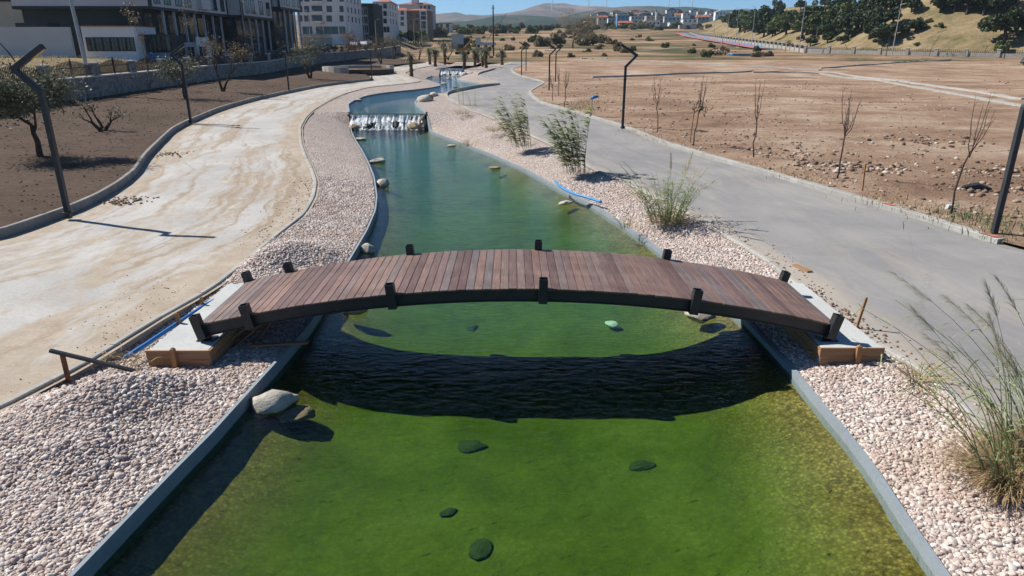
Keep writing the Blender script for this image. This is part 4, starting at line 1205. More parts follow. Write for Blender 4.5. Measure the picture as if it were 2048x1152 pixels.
# ------------------------------------------------------------------ stone retaining wall with coping, pillars and picket panels
def mat_stone_wall():
    n = NT('rubble_stone_wall')
    p = n.pos((1, 1, 1.4))
    v = n.node('TexVoronoi', {'Vector': p, 'Scale': 2.6, 'Randomness': .9})
    e = n.node('TexVoronoi', {'Vector': p, 'Scale': 2.6, 'Randomness': .9}, feature='DISTANCE_TO_EDGE').outputs['Distance']
    c = n.node('SeparateColor', {0: v.outputs['Color']}).outputs[0]
    col = n.ramp(c, [(0, (.17, .16, .15)), (.6, (.26, .245, .23)), (1, (.35, .335, .31))])
    col = n.mix(n.ramp(e, [(.02, 1), (.06, 0)]), col, (.36, .35, .33))
    col = n.mix(.4, col, n.ramp(n.noise(p, 7, 6), [(.3, .6), (.7, 1.15)]), 'MULTIPLY')
    return n.principled(col, .9, .15, 0, n.bump(n.ramp(e, [(.0, 0), (.08, 1)]), .8, .05))
M['stone_wall'] = mat_stone_wall()
M['picket'] = simple('dark_brown_picket_steel', (.035, .026, .026), .55, .2, 5)
WY = np.arange(14, 196, 1.0)
def wall_x(y): return float(np.interp(y, [-7, 30, 56, 89, 113, 130, 160, 196], [-33, -33.4, -33.7, -36, -35.2, -33.6, -29.6, -30]))
def wall_base(y): return float(g(y)) + .7
WALLH = 1.55
rw = empty('retaining_wall', (wall_x(60), 60, wall_base(60)), label='grey stone retaining wall with white coping above the brown bank', cat='wall')
mb = MB()
for y in WY:
    x, b = wall_x(y), wall_base(y)
    for dx, z in ((0, b - 1.2), (0, b + WALLH), (-.4, b + WALLH), (-.4, b - 1.2)): mb.v.append((x + dx, y, z))
for i in range(len(WY) - 1):
    for k in range(3): mb.f.append((4 * i + k, 4 * i + k + 1, 4 * i + k + 5, 4 * i + k + 4))
mb.build('wall_body', M['stone_wall'], rw)
for y in np.arange(15, 194, 1.65):
    x0, x1 = wall_x(y), wall_x(y + 1.6); z = wall_base(y + .8) + WALLH
    m_ = MB(); jz = random.uniform(-.012, .012)
    z0, z1 = wall_base(y) + WALLH + .006, wall_base(y + 1.6) + WALLH + .006
    m_.add([(x0 + .06, y, z0), (x1 + .06, y + 1.6, z1), (x1 - .45, y + 1.6, z1), (x0 - .45, y, z0), (x0 + .06, y, z0 + .09 + jz), (x1 + .06, y + 1.6, z1 + .09 + jz), (x1 - .45, y + 1.6, z1 + .09 + jz), (x0 - .45, y, z0 + .09 + jz)],
           [(0, 1, 2, 3), (4, 7, 6, 5), (0, 4, 5, 1), (1, 5, 6, 2), (2, 6, 7, 3), (3, 7, 4, 0)])
    m_.build('coping_stone', M['white_cap'], rw)
PER = 6.7
def panel_label(y):
    if y < 30: return 'dark humped picket panel on the wall left of the big olive'
    if y < 45: return 'dark humped picket panel behind the crown of the big olive'
    if y < 58: return 'dark humped picket panel at the grey leaning pole on the dry lot'
    if y < 72: return 'dark humped picket panel before the low white shop'
    if y < 100: return 'picket panel on the stone wall before the stepped town blocks'
    if y < 150: return 'small picket panel on the stone wall before the parked cars'
    return 'tiny picket panel on the low far end of the stone wall'
k = 0
for y in np.arange(24.5, 190, PER):
    z = wall_base(y + .4) + WALLH + .08
    if y > 22:
        p_ = MB(); x = wall_x(y + .4)
        p_.box((x - .40, y, z), (x + .02, y + .8, z + .95))
        pil = p_.build('pillar', M['stone_wall'], rw)
        MB().box((x - .46, y - .06, z + .953), (x + .08, y + .86, z + 1.05)).build('pillar_cap', M['white_cap'], pil)
    ya, yb = y + .8, y + PER
    fp = empty('picket_fence_panel', (wall_x(ya), ya, z), label=panel_label(ya), cat='fence', group='picket panels on the stone wall')
    for rz in (.18, .72):
        MB().bar((wall_x(ya) - .18, ya, wall_base(ya) + WALLH + .08 + rz), (wall_x(yb) - .18, yb, wall_base(yb) + WALLH + .08 + rz), .04, .05).build('rail', M['picket'], fp)
    m_ = MB(); n = 34
    for i in range(1, n):
        t = i / n; yy = ya + (yb - ya) * t; h = .78 + .42 * math.sin(math.pi * t) ** 1.3
        zz = wall_base(yy) + WALLH + .09; x = wall_x(yy) - .18
        m_.bar((x, yy, zz + .05), (x, yy, zz + h), .03, .065)
    m_.build('picket_row', M['picket'], fp, kind='stuff')
    ym = (ya + yb) / 2; zz = wall_base(ym) + WALLH + .09
    MB().bar((wall_x(ym) - .18, ym, zz), (wall_x(ym) - .18, ym, zz + 1.38), .07, .09).build('middle_post', M['picket'], fp)

# curved stone seats on the bank
M['seat_stone'] = mat_concrete('seat_concrete', (.52, .49, .44), .3)
def ring_seat(label, c, r0, r1, a0, a1, z0, z1):
    m_ = MB(); n = 20
    for i in range(n + 1):
        a = R(a0 + (a1 - a0) * i / n)
        for r, z in ((r0, z0), (r0, z1), (r1, z1), (r1, z0)): m_.v.append((c.x + r * math.cos(a), c.y + r * math.sin(a), z))
    for i in range(n):
        for k in range(4): m_.f.append((4 * i + k, 4 * i + (k + 1) % 4, 4 * i + 4 + (k + 1) % 4, 4 * i + 4 + k))
    m_.f += [(0, 1, 2, 3), tuple(4 * n + q for q in (3, 2, 1, 0))]
    return m_.build('stone_seat', M['seat_stone'], label=label, cat='seat')
sc_ = un(722, 142, .35)
ring_seat('outer curved stone seat ring on the bank', sc_, 5.2, 6.0, 40, 262, sc_.z - .6, sc_.z + .75)
ring_seat('middle curved stone seat step on the bank', sc_, 3.6, 4.4, 150, 275, sc_.z - .6, sc_.z + .38)
ring_seat('inner curved stone seat step next to the path', sc_, 1.9, 2.9, 170, 300, sc_.z - .6, sc_.z + .12)
m_ = MB(); m_.tube([(sc_.x, sc_.y, sc_.z - .5), (sc_.x, sc_.y, sc_.z + .32)], 5.1, 28); m_.build('seat_floor', M['bank'], kind='structure', label='dark soil floor inside the curved seats', cat='ground')

# ------------------------------------------------------------------ buildings on the terrace
M['render_white'] = mat_concrete('white_render', (.74, .74, .73), .12, .1)
M['render_grey'] = mat_concrete('light_grey_render', (.56, .56, .55), .12, .1)
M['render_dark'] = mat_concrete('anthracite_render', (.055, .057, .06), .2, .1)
M['render_beige'] = mat_concrete('beige_render', (.40, .37, .32), .2, .1)
M['render_brown'] = mat_concrete('brown_render', (.22, .16, .12), .2, .1)
M['render_blue'] = mat_concrete('blue_render', (.12, .24, .42), .2, .1)
M['roof_tile'] = mat_concrete('red_roof_tile', (.36, .13, .08), .4, .3)
M['trim_dark'] = simple('dark_trim', (.03, .032, .035), .6, .2, 5)
M['frame_white'] = simple('white_window_frame', (.6, .6, .6), .5, .1, 5)
def mat_glass():
    n = NT('window_glass')
    a = n.noise(n.pos(obj=True), 1.1, 2)
    col = n.ramp(a, [(.3, (.012, .016, .022)), (.7, (.05, .06, .07))])
    return n.principled(col, .08, .5)
M['glass'] = mat_glass()
_wm = {}
def window(parent, face, u, z, w, h, frame='trim_dark', P=None):
    """face S looks to -Y at y=P, face E looks to +X at x=P; u = other coordinate of the centre (world)"""
    key = (round(w, 2), round(h, 2))
    if key not in _wm:
        fr = MB(); t = .08
        fr.box((-w / 2 - t, -.05, -h / 2 - t), (w / 2 + t, .02, -h / 2)); fr.box((-w / 2 - t, -.05, h / 2), (w / 2 + t, .02, h / 2 + t))
        fr.box((-w / 2 - t, -.05, -h / 2), (-w / 2, .02, h / 2)); fr.box((w / 2, -.05, -h / 2), (w / 2 + t, .02, h / 2)); fr.box((-.03, -.04, -h / 2), (.03, .02, h / 2))
        pn = MB(); pn.box((-w / 2, -.02, -h / 2), (w / 2, .03, h / 2))
        _wm[key] = (fr.mesh('window'), pn.mesh('pane'))
    a, b = _wm[key]
    o = bpy.data.objects.new('window', a); COL.objects.link(o); o.parent = parent
    if len(a.materials) == 0: a.materials.append(M['trim_dark'])
    o.material_slots[0].link = 'OBJECT'; o.material_slots[0].material = M[frame]
    l = wloc(parent)
    if face == 'S': o.location = Vector((u, P - .01, z)) - l
    else: o.location = Vector((P + .01, u, z)) - l; o.rotation_euler = (0, 0, math.pi / 2)
    q = link('pane', b, M['glass'], o)
    return o
def part(name, mat, parent, lo, hi): return MB().box(lo, hi).build(name, M[mat], parent)
def house(label, x0, y0, z0, name='apartment_building'):
    return empty(name, (x0, y0, z0), label=label, cat='building')
TZ = lambda y: float(g(y)) + 2.0
# three stepped town blocks over a dark recessed base
def town_block(label, xE, xW, ya, yb, zov, ztop, wins, bays=()):
    b = house(label, xE, ya, TZ(ya))
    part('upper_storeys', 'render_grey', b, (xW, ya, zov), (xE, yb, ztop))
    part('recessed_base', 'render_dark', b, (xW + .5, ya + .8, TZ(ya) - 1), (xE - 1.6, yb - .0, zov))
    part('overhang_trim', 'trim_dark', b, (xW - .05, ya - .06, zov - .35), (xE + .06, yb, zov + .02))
    part('corner_trim', 'trim_dark', b, (xE - .28, ya - .07, zov + .02), (xE + .07, ya + .25, ztop))
    part('corner_trim', 'trim_dark', b, (xE - .12, yb - .5, zov + .02), (xE + .07, yb - .1, ztop))
    for i, z in enumerate((zov + 1.45, zov + 4.5)):
        if z + 1.2 > ztop: break
        for y, w in wins: window(b, 'E', y, z, w, 2.0, 'trim_dark', xE)
    for y0_, y1_ in bays:
        part('bay', 'render_grey', b, (xE - .2, y0_, zov + .3), (xE + .7, y1_, ztop - .5))
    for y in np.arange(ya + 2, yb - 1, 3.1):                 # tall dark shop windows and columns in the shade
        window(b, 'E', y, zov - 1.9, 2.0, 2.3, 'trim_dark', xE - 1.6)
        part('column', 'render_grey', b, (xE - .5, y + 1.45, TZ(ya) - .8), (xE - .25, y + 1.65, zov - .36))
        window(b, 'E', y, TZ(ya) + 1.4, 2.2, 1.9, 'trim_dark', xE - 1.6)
    return b
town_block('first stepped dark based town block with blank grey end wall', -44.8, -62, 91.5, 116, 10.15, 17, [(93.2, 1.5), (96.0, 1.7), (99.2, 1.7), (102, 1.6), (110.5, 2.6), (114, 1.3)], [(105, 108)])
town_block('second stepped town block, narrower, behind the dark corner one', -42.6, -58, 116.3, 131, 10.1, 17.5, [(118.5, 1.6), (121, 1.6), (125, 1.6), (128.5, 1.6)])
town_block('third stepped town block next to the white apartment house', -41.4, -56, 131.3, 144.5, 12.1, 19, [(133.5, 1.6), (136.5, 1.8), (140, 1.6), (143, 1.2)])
# white single-storey shop front under the first block
b = house('low white shop with a row of tall dark windows on the dry lot', -57, 87, 4, 'shop_building')
x0, x1 = x_at(168, 90, 86), x_at(272, 90, 86); zt, zb = z_at(53, 86), z_at(118, 86)
part('shop_wall', 'render_white', b, (x0, 86, zb - 1), (x1, 91.3, zt))
part('roof_edge', 'roof_tile', b, (x0 - .3, 85.8, zt), (x1 + .1, 91.3, zt + .12))
for i in range(6): window(b, 'S', x0 + .9 + (x1 - x0 - 1.2) * i / 5.4, (z_at(76, 86) + z_at(101, 86)) / 2, .98, z_at(76, 86) - z_at(101, 86), 'trim_dark', 86)
x2 = x_at(345, 90, 88)
b = house('dark glazed shop extension beside the low white shop', x1 + 2, 88, 4, 'shop_building')
part('shop_wall', 'render_dark', b, (x1 + .15, 88, zb - 1), (x2, 91.2, zt - .9))
part('awning', 'trim_dark', b, (x1 + .15, 86.9, zt - 1.0), (x2, 88, zt - .85))
part('plinth', 'render_blue', b, (x1 + .15, 87.9, zb - 1), (x2, 88, zb + .7))
for i in range(4): window(b, 'S', x1 + 1.0 + (x2 - x1 - 1.6) * i / 3.3, zb + 1.8, 1.0, 1.7, 'trim_dark', 88)
# white gate house and its arch
b = house('white arched shop entrance beside the dark glazed shop', x_at(400, 95, 93), 93, 4, 'shop_building')
xa_, xb_ = x_at(345, 95, 93), x_at(420, 95, 93)
part('entrance_wall', 'render_white', b, (xa_ + .3, 93, TZ(93) - 1), (xb_, 94, TZ(93) + 2.9))
part('arch_frame', 'render_white', b, (x_at(396, 95, 93), 92.6, TZ(93) - 1), (x_at(420, 95, 93), 93, TZ(93) + 3.5))
window(b, 'S', x_at(408, 95, 93), TZ(93) + 1.3, .9, 2.2, 'frame_white', 92.6)
for i in range(3): window(b, 'S', xa_ + 1.1 + 1.25 * i, TZ(93) + 1.5, .85, 1.7, 'frame_white', 93)
# grey blank house at the left edge of the lot
b = house('blank beige-grey house wall at the edge of the dry lot', -75, 93, 4, 'house_building')
xl, xr = x_at(-120, 60, 94), x_at(112, 60, 94)
part('rear_wall', 'render_beige', b, (xl, 94, 2), (xr, 104, z_at(3, 94)))
part('flat_roof', 'trim_dark', b, (xl - .2, 93.8, z_at(3, 94)), (xr + .2, 104, z_at(3, 94) + .3))
b2 = empty('yard_wall', (x_at(60, 100, 84), 84, terrace_z(-60, 84)), label='tall weathered grey yard wall behind the dry grass', cat='wall')
part('wall_body', 'render_grey', b2, (x_at(-60, 100, 84), 84, 2.5), (x_at(146, 100, 84), 84.4, z_at(54, 84)))
tk = empty('roof_tank', (x_at(70, 50, 88), 88, z_at(54, 88)), label='dark low tank with white ball behind the grey yard wall', cat='tank')
part('tank_body', 'trim_dark', tk, (x_at(36, 50, 88), 87.5, z_at(60, 88)), (x_at(100, 50, 88), 90, z_at(46, 88)))
m_ = MB(); m_.tube([(x_at(82, 34, 88), 88, z_at(46, 88)), (x_at(82, 34, 88), 88, z_at(38, 88))], .05, 5); m_.build('ball_rod', M['trim_dark'], tk)
for (x, y, lb) in ():
    pass
# apartment houses further up the street
def apartments(label, px0, px1, Y, depth, top, bot, rows_, cols, wall, frame='frame_white', roof=None, side=None, sw=1.3, sh=1.4, side_wins=()):
    x0, x1 = x_at(px0, 50, Y), x_at(px1, 50, Y); zt, zb = z_at(top, Y), z_at(bot, Y)
    b = house(label, x0, Y, zb)
    part('wall', wall, b, (x0, Y, zb - 3), (x1, Y + depth, zt))
    if roof:
        m_ = MB(); o_ = .6; rp = z_at(roof, Y)
        m_.add([(x0 - o_, Y - o_, zt + .02), (x1 + o_, Y - o_, zt + .02), (x1 + o_, Y + depth + o_, zt + .02), (x0 - o_, Y + depth + o_, zt + .02), (x0 + (x1 - x0) * .25, Y + depth / 2, rp), (x1 - (x1 - x0) * .25, Y + depth / 2, rp)],
               [(0, 1, 5, 4), (1, 2, 5), (2, 3, 4, 5), (3, 0, 4), (3, 2, 1, 0)])
        m_.build('roof', M['roof_tile'], b)
    else:
        part('roof_slab', 'trim_dark', b, (x0 - .3, Y - .3, zt), (x1 + .3, Y + depth, zt + .35))
    for py in rows_:
        for (px, w_, h_) in cols: window(b, 'S', x_at(px, py, Y), z_at(py, Y), w_, h_, frame, Y)
        for yy, w_ in side_wins: window(b, 'E', yy, z_at(py, Y), w_, 1.4, frame, x1)
    return b, x0, x1, zt, zb
Y = 215
bD, x0, x1, zt, zb = apartments('white apartment house with dark balconies and shop windows below', 596, 692, Y, 24, -14, 92, (-3, 18, 37), [(613.5, 1.3, 1.5), (658.5, 1.4, 1.5), (683, 1.0, 1.5), (601, 1.0, 1.5)], 'render_white', 'trim_dark', side_wins=[(219, 1.2), (224, 1.2), (229, 1.2), (234, 1.0)])
for py in (-3, 18, 37):
    xc = x_at(634, py, Y); part('balcony', 'render_white', bD, (xc - 1.7, Y - .9, z_at(py + 10, Y)), (xc + 1.7, Y - .02, z_at(py + 5, Y)))
    window(bD, 'S', xc, z_at(py - .5, Y), 2.9, 1.5, 'trim_dark', Y)
for px_, w_ in ((615, 2.9), (639, 2.0), (662, 4.2), (685, 1.8)): window(bD, 'S', x_at(px_, 61, Y), z_at(60.5, Y), w_, 2.1, 'frame_white', Y)
part('canopy', 'render_beige', bD, (x0 + .4, Y - 1.2, z_at(71, Y)), (x_at(660, 70, Y), Y - .02, z_at(69, Y)))
part('shop_band', 'render_beige', bD, (x0 + .4, Y - .35, z_at(92, Y)), (x_at(664, 80, Y), Y - .03, z_at(75, Y)))
bE, x0, x1, zt, zb = apartments('grey apartment house with stacked glazed balconies', 709, 749, 240, 16, 9, 92, (), [], 'render_dark')
for py in (22, 39, 57, 75):
    part('balcony', 'frame_white', bE, (x0 + .3, 238.8, z_at(py + 10.5, 240)), (x0 + 4.6, 239.98, z_at(py + 9.2, 240)))
    for q in range(3): window(bE, 'S', x0 + 1.0 + 1.45 * q, z_at(py + 1, 240), 1.2, 2.1, 'frame_white', 239.98)
bF, *_ = apartments('white corner apartment house with red tiled roof', 749, 779, 268, 22, 4, 94, (12, 27, 42), [(754, .9, 1.5), (770, 1.1, 1.5)], 'render_white', 'trim_dark', -4, side_wins=[(271, 1.2), (277, 1.2), (284, 1.2)])
for px_ in (757, 773): window(bF, 'S', x_at(px_, 58, 268), z_at(59, 268), 2.2, 2.0, 'frame_white', 268)
bG, gx0, gx1, *_ = apartments('red roofed house of three storeys above the green slope', 783, 814, 344, 24, 21, 66, (26, 37, 48), [(792, 2.0, 1.6), (804.5, 1.4, 1.5)], 'render_white', 'trim_dark', 13)
bG2, hx0, hx1, *_ = apartments('brown walled house with a white balcony stack under the red roof', 814.5, 855, 345, 24, 21, 72, (32, 44), [(822, .9, 1.3), (834, .9, 1.3)], 'render_brown', 'trim_dark', 15)
part('balcony_stack', 'render_white', bG2, (x_at(840, 40, 344), 343.4, z_at(68, 344)), (x_at(854, 40, 344), 344.9, z_at(21, 344)))
for py in (27, 36, 46, 54, 63): window(bG2, 'S', x_at(847, py, 344), z_at(py, 344), 2.3, 1.5, 'trim_dark', 343.4)
bH, *_ = apartments('tall grey apartment tower behind the red roofed house', 800, 863, 430, 26, 9, 84, (15, 25, 35, 46, 57, 68), [(858, 1.4, 1.8), (850, 1.2, 1.8), (842, 1.2, 1.8)], 'render_grey', 'trim_dark', 2)
part('lift_tower', 'render_white', bH, (x_at(822, 5, 430), 432, z_at(12, 430)), (x_at(834, 5, 430), 440, z_at(-5, 430)))
bI, *_ = apartments('white low apartment block beyond the tall grey tower', 865, 901, 520, 20, 47, 64, (50.5, 56, 61), [(869, 1.6, 1.6), (876, 1.6, 1.6), (883, 1.6, 1.6), (895, 2.2, 1.6)], 'render_white', 'trim_dark')
bJ, *_ = apartments('long brown building in the fields behind the utility pole', 963, 1024, 560, 12, 56, 64, (59,), [(968, 2, 1.6), (976, 2, 1.6), (990, 2, 1.6), (1000, 2, 1.6), (1010, 2, 1.6)], 'render_brown', 'trim_dark')

# ------------------------------------------------------------------ cars on the street behind the wall
M['tyre'] = simple('tyre_rubber', (.02, .02, .02), .9, .2, 5)
M['rim'] = simple('wheel_rim', (.35, .35, .36), .4, .1, 5, .5, .6)
M['lamp_glass'] = simple('headlamp_glass', (.6, .6, .62), .2, .1, 5, .5)
def car(label, x, y, z, rz, color):
    m = simple('car_paint', color, .3, .05, 3, .5)
    r = empty('parked_car', (x, y, z), rz, label=label, cat='car', group='cars parked behind the stone wall')
    prof = [(-2.1, .35), (-2.15, .7), (-1.95, .95), (-1.35, 1.0), (-.75, 1.42), (.55, 1.45), (1.15, 1.02), (2.0, .86), (2.15, .6), (2.1, .35)]
    mb = MB(); mb.prism(prof, 1, -.85, .85); mb.build('body', m, r, world=False, bevel=.05)
    for s in (-1, 1):
        g_ = [(-1.15, 1.02), (-.68, 1.36), (.5, 1.38), (.98, 1.03)]
        MB().prism(g_, 1, s * .852 if s > 0 else -.862, .862 if s > 0 else s * .852).build('side_window', M['glass'], r, world=False)
        for xx in (-1.3, 1.35):
            w = MB(); w.tube([(xx, s * .72, .33), (xx, s * .9, .33)], .33, 14); t = w.build('wheel', M['tyre'], r, world=False)
            MB().tube([(xx, s * .9, .33), (xx, s * .915, .33)], .2, 10).build('rim', M['rim'], t, world=False)
        MB().box((2.08, s * .6 - .18, .62), (2.16, s * .6 + .18, .74)).build('headlight', M['lamp_glass'], r, world=False)
    mb = MB(); mb.add([(.58, -.75, 1.43), (.58, .75, 1.43), (1.13, .78, 1.05), (1.13, -.78, 1.05)], [(0, 1, 2, 3)])
    for i in range(4): v = mb.v[i]; mb.v[i] = (v[0] + .02, v[1], v[2] + .012)
    mb.build('windscreen', M['glass'], r, world=False)
    return r
def street_car(px, py, Y, rz, c, lb):
    x = x_at(px, py, Y); car(lb, x, Y, TZ(Y) + .08, rz, c)
street_car(546, 100, 112, R(95), (.06, .07, .08), 'dark grey car parked before the third town block')
street_car(462, 108, 100, R(93), (.3, .32, .35), 'silver car parked before the second town block')
street_car(634, 97, 140, R(200), (.55, .62, .66), 'pale blue-white car parked before the white apartment house')
street_car(655, 97, 150, R(15), (.03, .03, .035), 'black car parked next to the pale car')
street_car(708, 93, 175, R(100), (.6, .62, .64), 'white car parked under the brown withered tree')
street_car(728, 92, 185, R(100), (.6, .6, .6), 'white car parked farther up beside the glazed balconies')
street_car(738, 91, 195, R(100), (.08, .1, .14), 'dark blue car parked beyond the two white cars')
street_car(795, 88, 240, R(20), (.05, .05, .06), 'black car parked below the green slope')
street_car(803, 88, 243, R(160), (.45, .46, .48), 'grey car parked below the green slope')

# ------------------------------------------------------------------ poles and street lights
M['galv'] = simple('galvanised_steel', (.34, .36, .37), .5, .15, 4, .4)
def street_light(label, p, h, arms, s=1.0, lean=0.0):
    r = empty('street_light', p, label=label, cat='street light')
    MB().tube([(0, 0, -.3), (lean * h, 0, h)], [.11 * s, .06 * s], 8).build('pole', M['galv'], r, world=False)
    for a in arms:
        e = Vector((lean * h + a * 1.0 * s, 0, h + .35 * s))
        am = MB().tube([(lean * h, 0, h - .1), e], .04 * s, 5).build('arm', M['galv'], r, world=False)
        MB().box((e.x - .3 * s, -.12 * s, e.z - .02), (e.x + .3 * s, .12 * s, e.z + .08 * s)).build('lamp_head', M['frame_white'], r, world=False)
    return r
def ter_p(px, py, Y): return Vector((x_at(px, py, Y), Y, TZ(Y)))
pg = Vector((x_at(172, 125, 60), 60, terrace_z(-36, 60) - .1))
rp = empty('utility_pole', pg, label='grey steel pole leaning slightly on the dry lot behind the picket fence', cat='pole')
MB().tube([(0, 0, -.3), (-.35, 0, 9)], [.17, .12], 10).build('pole_shaft', M['galv'], rp, world=False)
MB().box((-.2, -.2, -.35), (.2, .2, .1)).build('pole_base', M['kerb'], rp, world=False)
street_light('street light before the second town block', ter_p(494, 108, 108), 8.6, (1,), .9)
street_light('double armed street light before the white apartment house', ter_p(622, 92, 150), 7.6, (-.5, 1), .9)
street_light('white street light pole beside the brown withered tree', ter_p(702, 92, 175), 7.2, (1,), .9)
street_light('street light before the corner apartment house', ter_p(753, 90, 205), 6.6, (1,), .9)
street_light('street light on the green slope left of the brown house', ter_p(829, 85, 260), 7.2, (1,), 1)
street_light('street light below the brown house balconies', ter_p(844, 92, 230), 6.8, (-1,), 1)
p = un(987, 111, 0)
rp = empty('utility_pole', p, label='tall black wooden utility pole in the middle distance', cat='pole')
MB().tube([(0, 0, -.3), (0, 0, 12.2)], [.22, .16], 8).build('pole_shaft', M['trim_dark'], rp, world=False)
MB().box((-.5, -.06, 11.4), (.5, .06, 11.52)).build('cross_arm', M['trim_dark'], rp, world=False)
# slanting boom of a mobile crane behind the pole
cr = un(972, 95, 0); cr = Vector((cr.x, cr.y, float(g(cr.y)) - .1))
r = empty('mobile_crane', cr, label='white truck crane with a slanting lattice boom in the fields', cat='crane')
MB().box((-3.5, -1.2, .7), (3.5, 1.2, 1.8)).build('truck_body', M['frame_white'], r, world=False)
MB().box((-3.6, -1.2, 1.8), (-1.8, 1.2, 3.3)).build('cab', M['frame_white'], r, world=False)
for xx in (-2.6, 0, 2.4):
    MB().tube([(xx, -1.3, .5), (xx, 1.3, .5)], .5, 10).build('wheel', M['tyre'], r, world=False)
MB().bar((0, 0, 1.9), (7, 0, 11), .22, .22).build('boom', M['galv'], r, world=False)
# digger by the palms
p = un(925, 109, 0)
d = empty('excavator', p, R(160), label='yellow digger with a dark cab and lowered arm beyond the palms', cat='excavator')
d.scale = (.8, .8, .8)
M['yellow'] = simple('yellow_machine_paint', (.22, .12, .03), .5, .2, 5)
for s in (-1, 1):
    MB().prism([(-2.2, .25), (-1.9, 0), (1.9, 0), (2.2, .25), (2.2, .65), (1.9, .9), (-1.9, .9), (-2.2, .65)], 1, s * 1.0 - .28, s * 1.0 + .28).build('track', M['tyre'], d, world=False)
MB().prism([(-2.4, 1.0), (1.6, 1.0), (1.6, 2.0), (-.4, 2.1), (-2.4, 2.0)], 1, -1.2, 1.2).build('engine_body', M['yellow'], d, world=False)
cb = MB().prism([(.1, 1.9), (1.7, 1.9), (1.6, 3.3), (.2, 3.3)], 1, -1.25, .1).build('cab', M['trim_dark'], d, world=False)
MB().prism([(.35, 2.2), (1.5, 2.2), (1.4, 3.1), (.4, 3.1)], 1, -1.27, -1.255).build('cab_window', M['glass'], cb, world=False)
MB().tube([(-1.0, .4, 2.0), (-3.4, .4, 4.3), (-4.9, .4, 3.4)], [.3, .28, .22], 6).build('boom', M['yellow'], d, world=False)
MB().tube([(-4.9, .4, 3.4), (-5.5, .4, 1.5)], [.22, .18], 6).build('dipper_arm', M['yellow'], d, world=False)
MB().prism([(-5.9, .3), (-5.1, .2), (-5.0, 1.3), (-5.7, 1.5)], 1, -.1, .9).build('bucket', M['trim_dark'], d, world=False)
# site cabin beyond the digger
p = un(919, 97, 0)
r = empty('site_container', p, label='grey site container standing behind the digger', cat='container')
MB().box((-2.6, 0, -.1), (1.4, 3, 4.6)).build('container_body', M['render_grey'], r, world=False)
MB().box((1.45, .3, -.1), (3.4, 2.6, 3.2)).build('truck_box', M['render_dark'], r, world=False)
# ------------------------------------------------------------------ right side: pillared wall, street, cycle path, wooded hill
M['asphalt'] = mat_concrete('street_asphalt', (.20, .20, .205), .3, .2)
M['cycle_blue'] = mat_concrete('blue_cycle_surface', (.10, .28, .45), .25, .15)
M['cycle_red'] = mat_concrete('red_cycle_surface', (.42, .16, .17), .25, .15)
M['wall_pale'] = mat_concrete('weathered_pale_wall', (.40, .38, .35), .6, .3)
FA, FB = Vector((128, 166)), Vector((84, 214))
FPTS = [(128, 166), (104, 190), (86, 212), (92, 250), (98, 300), (104, 355), (113, 430), (122, 500)]
def along(P, step):
    P = [Vector(p) for p in P]; out = []
    for a, b in zip(P[:-1], P[1:]):
        n = max(1, int((b - a).length / step)); out += [a.lerp(b, i / n) for i in range(n)]
    return out + [P[-1]]
def far_z(x, y): return float(g(y)) + .05
pw_ = empty('pillared_wall', (104, 190, far_z(104, 190)), label='long white based wall with square pillars below the wooded hill', cat='wall')
F2 = along(FPTS, 3.0)
mb = MB()
for i, p in enumerate(F2):
    d = (F2[min(i + 1, len(F2) - 1)] - F2[max(i - 1, 0)]).normalized(); n_ = Vector((d.y, -d.x)) * .15
    z = far_z(p.x, p.y)
    for s_, zz in ((-1, -.6), (-1, .85), (1, .85), (1, -.6)): mb.v.append((p.x + n_.x * s_, p.y + n_.y * s_, z + zz))
for i in range(len(F2) - 1):
    for k in range(3): mb.f.append((4 * i + k, 4 * i + k + 1, 4 * i + k + 5, 4 * i + k + 4))
mb.build('wall_base', M['wall_pale'], pw_)
PIL = along(FPTS, 6.2)
pm = MB(); pm.box((-.38, -.38, 0), (.38, .38, 1.75)); pme = pm.mesh('pillar'); cm = MB(); cm.box((-.47, -.47, 1.753), (.47, .47, 1.9)); cme = cm.mesh('pillar_cap')
for p in PIL:
    o = link('pillar', pme, M['render_beige'], pw_); o.location = Vector((p.x, p.y, far_z(p.x, p.y) - .1)) - pw_.location
    o.rotation_euler = (0, 0, .8); link('pillar_cap', cme, M['white_cap'], o)
for a, b in zip(PIL[:-1], PIL[1:]):
    m_ = MB(); n = 16
    for i in range(1, n):
        t = i / n; p = a.lerp(b, t); h = 1.2 + .45 * math.sin(math.pi * t); z = far_z(p.x, p.y)
        m_.bar((p.x, p.y, z + .8), (p.x, p.y, z + h), .09, .09)
    for hz in (.95, 1.15):
        m_.bar((a.x, a.y, far_z(a.x, a.y) + hz), (b.x, b.y, far_z(b.x, b.y) + hz), .05, .05)
    m_.build('picket_row', M['picket'], pw_, kind='stuff')
def ribbon_road(name, label, C, w0, w1, mat, dz, cat='road'):
    """sheet from offset w0 to w1 (metres to the right) of the line C"""
    Q = along(C, 4.0); mb = MB()
    for i, p in enumerate(Q):
        d = (Q[min(i + 1, len(Q) - 1)] - Q[max(i - 1, 0)]).normalized(); n_ = Vector((d.y, -d.x))
        for w in (w0, w1):
            q = p + n_ * w; mb.v.append((q.x, q.y, far_z(q.x, q.y) + dz))
    for i in range(len(Q) - 1): mb.f.append((2 * i, 2 * i + 1, 2 * i + 3, 2 * i + 2))
    return mb.build(name, mat, kind='structure', label=label, cat=cat)
ribbon_road('street', 'grey street climbing behind the pillared wall', FPTS, 1.2, 10.5, M['asphalt'], .35)
CYC = [(86, 234), (88, 250), (95, 300), (101, 355), (110, 430), (119, 500)]
ribbon_road('cycle_path', 'blue lane of the coloured cycle path beside the pillared wall', CYC, -3.4, -.9, M['cycle_blue'], .32, 'cycle path')
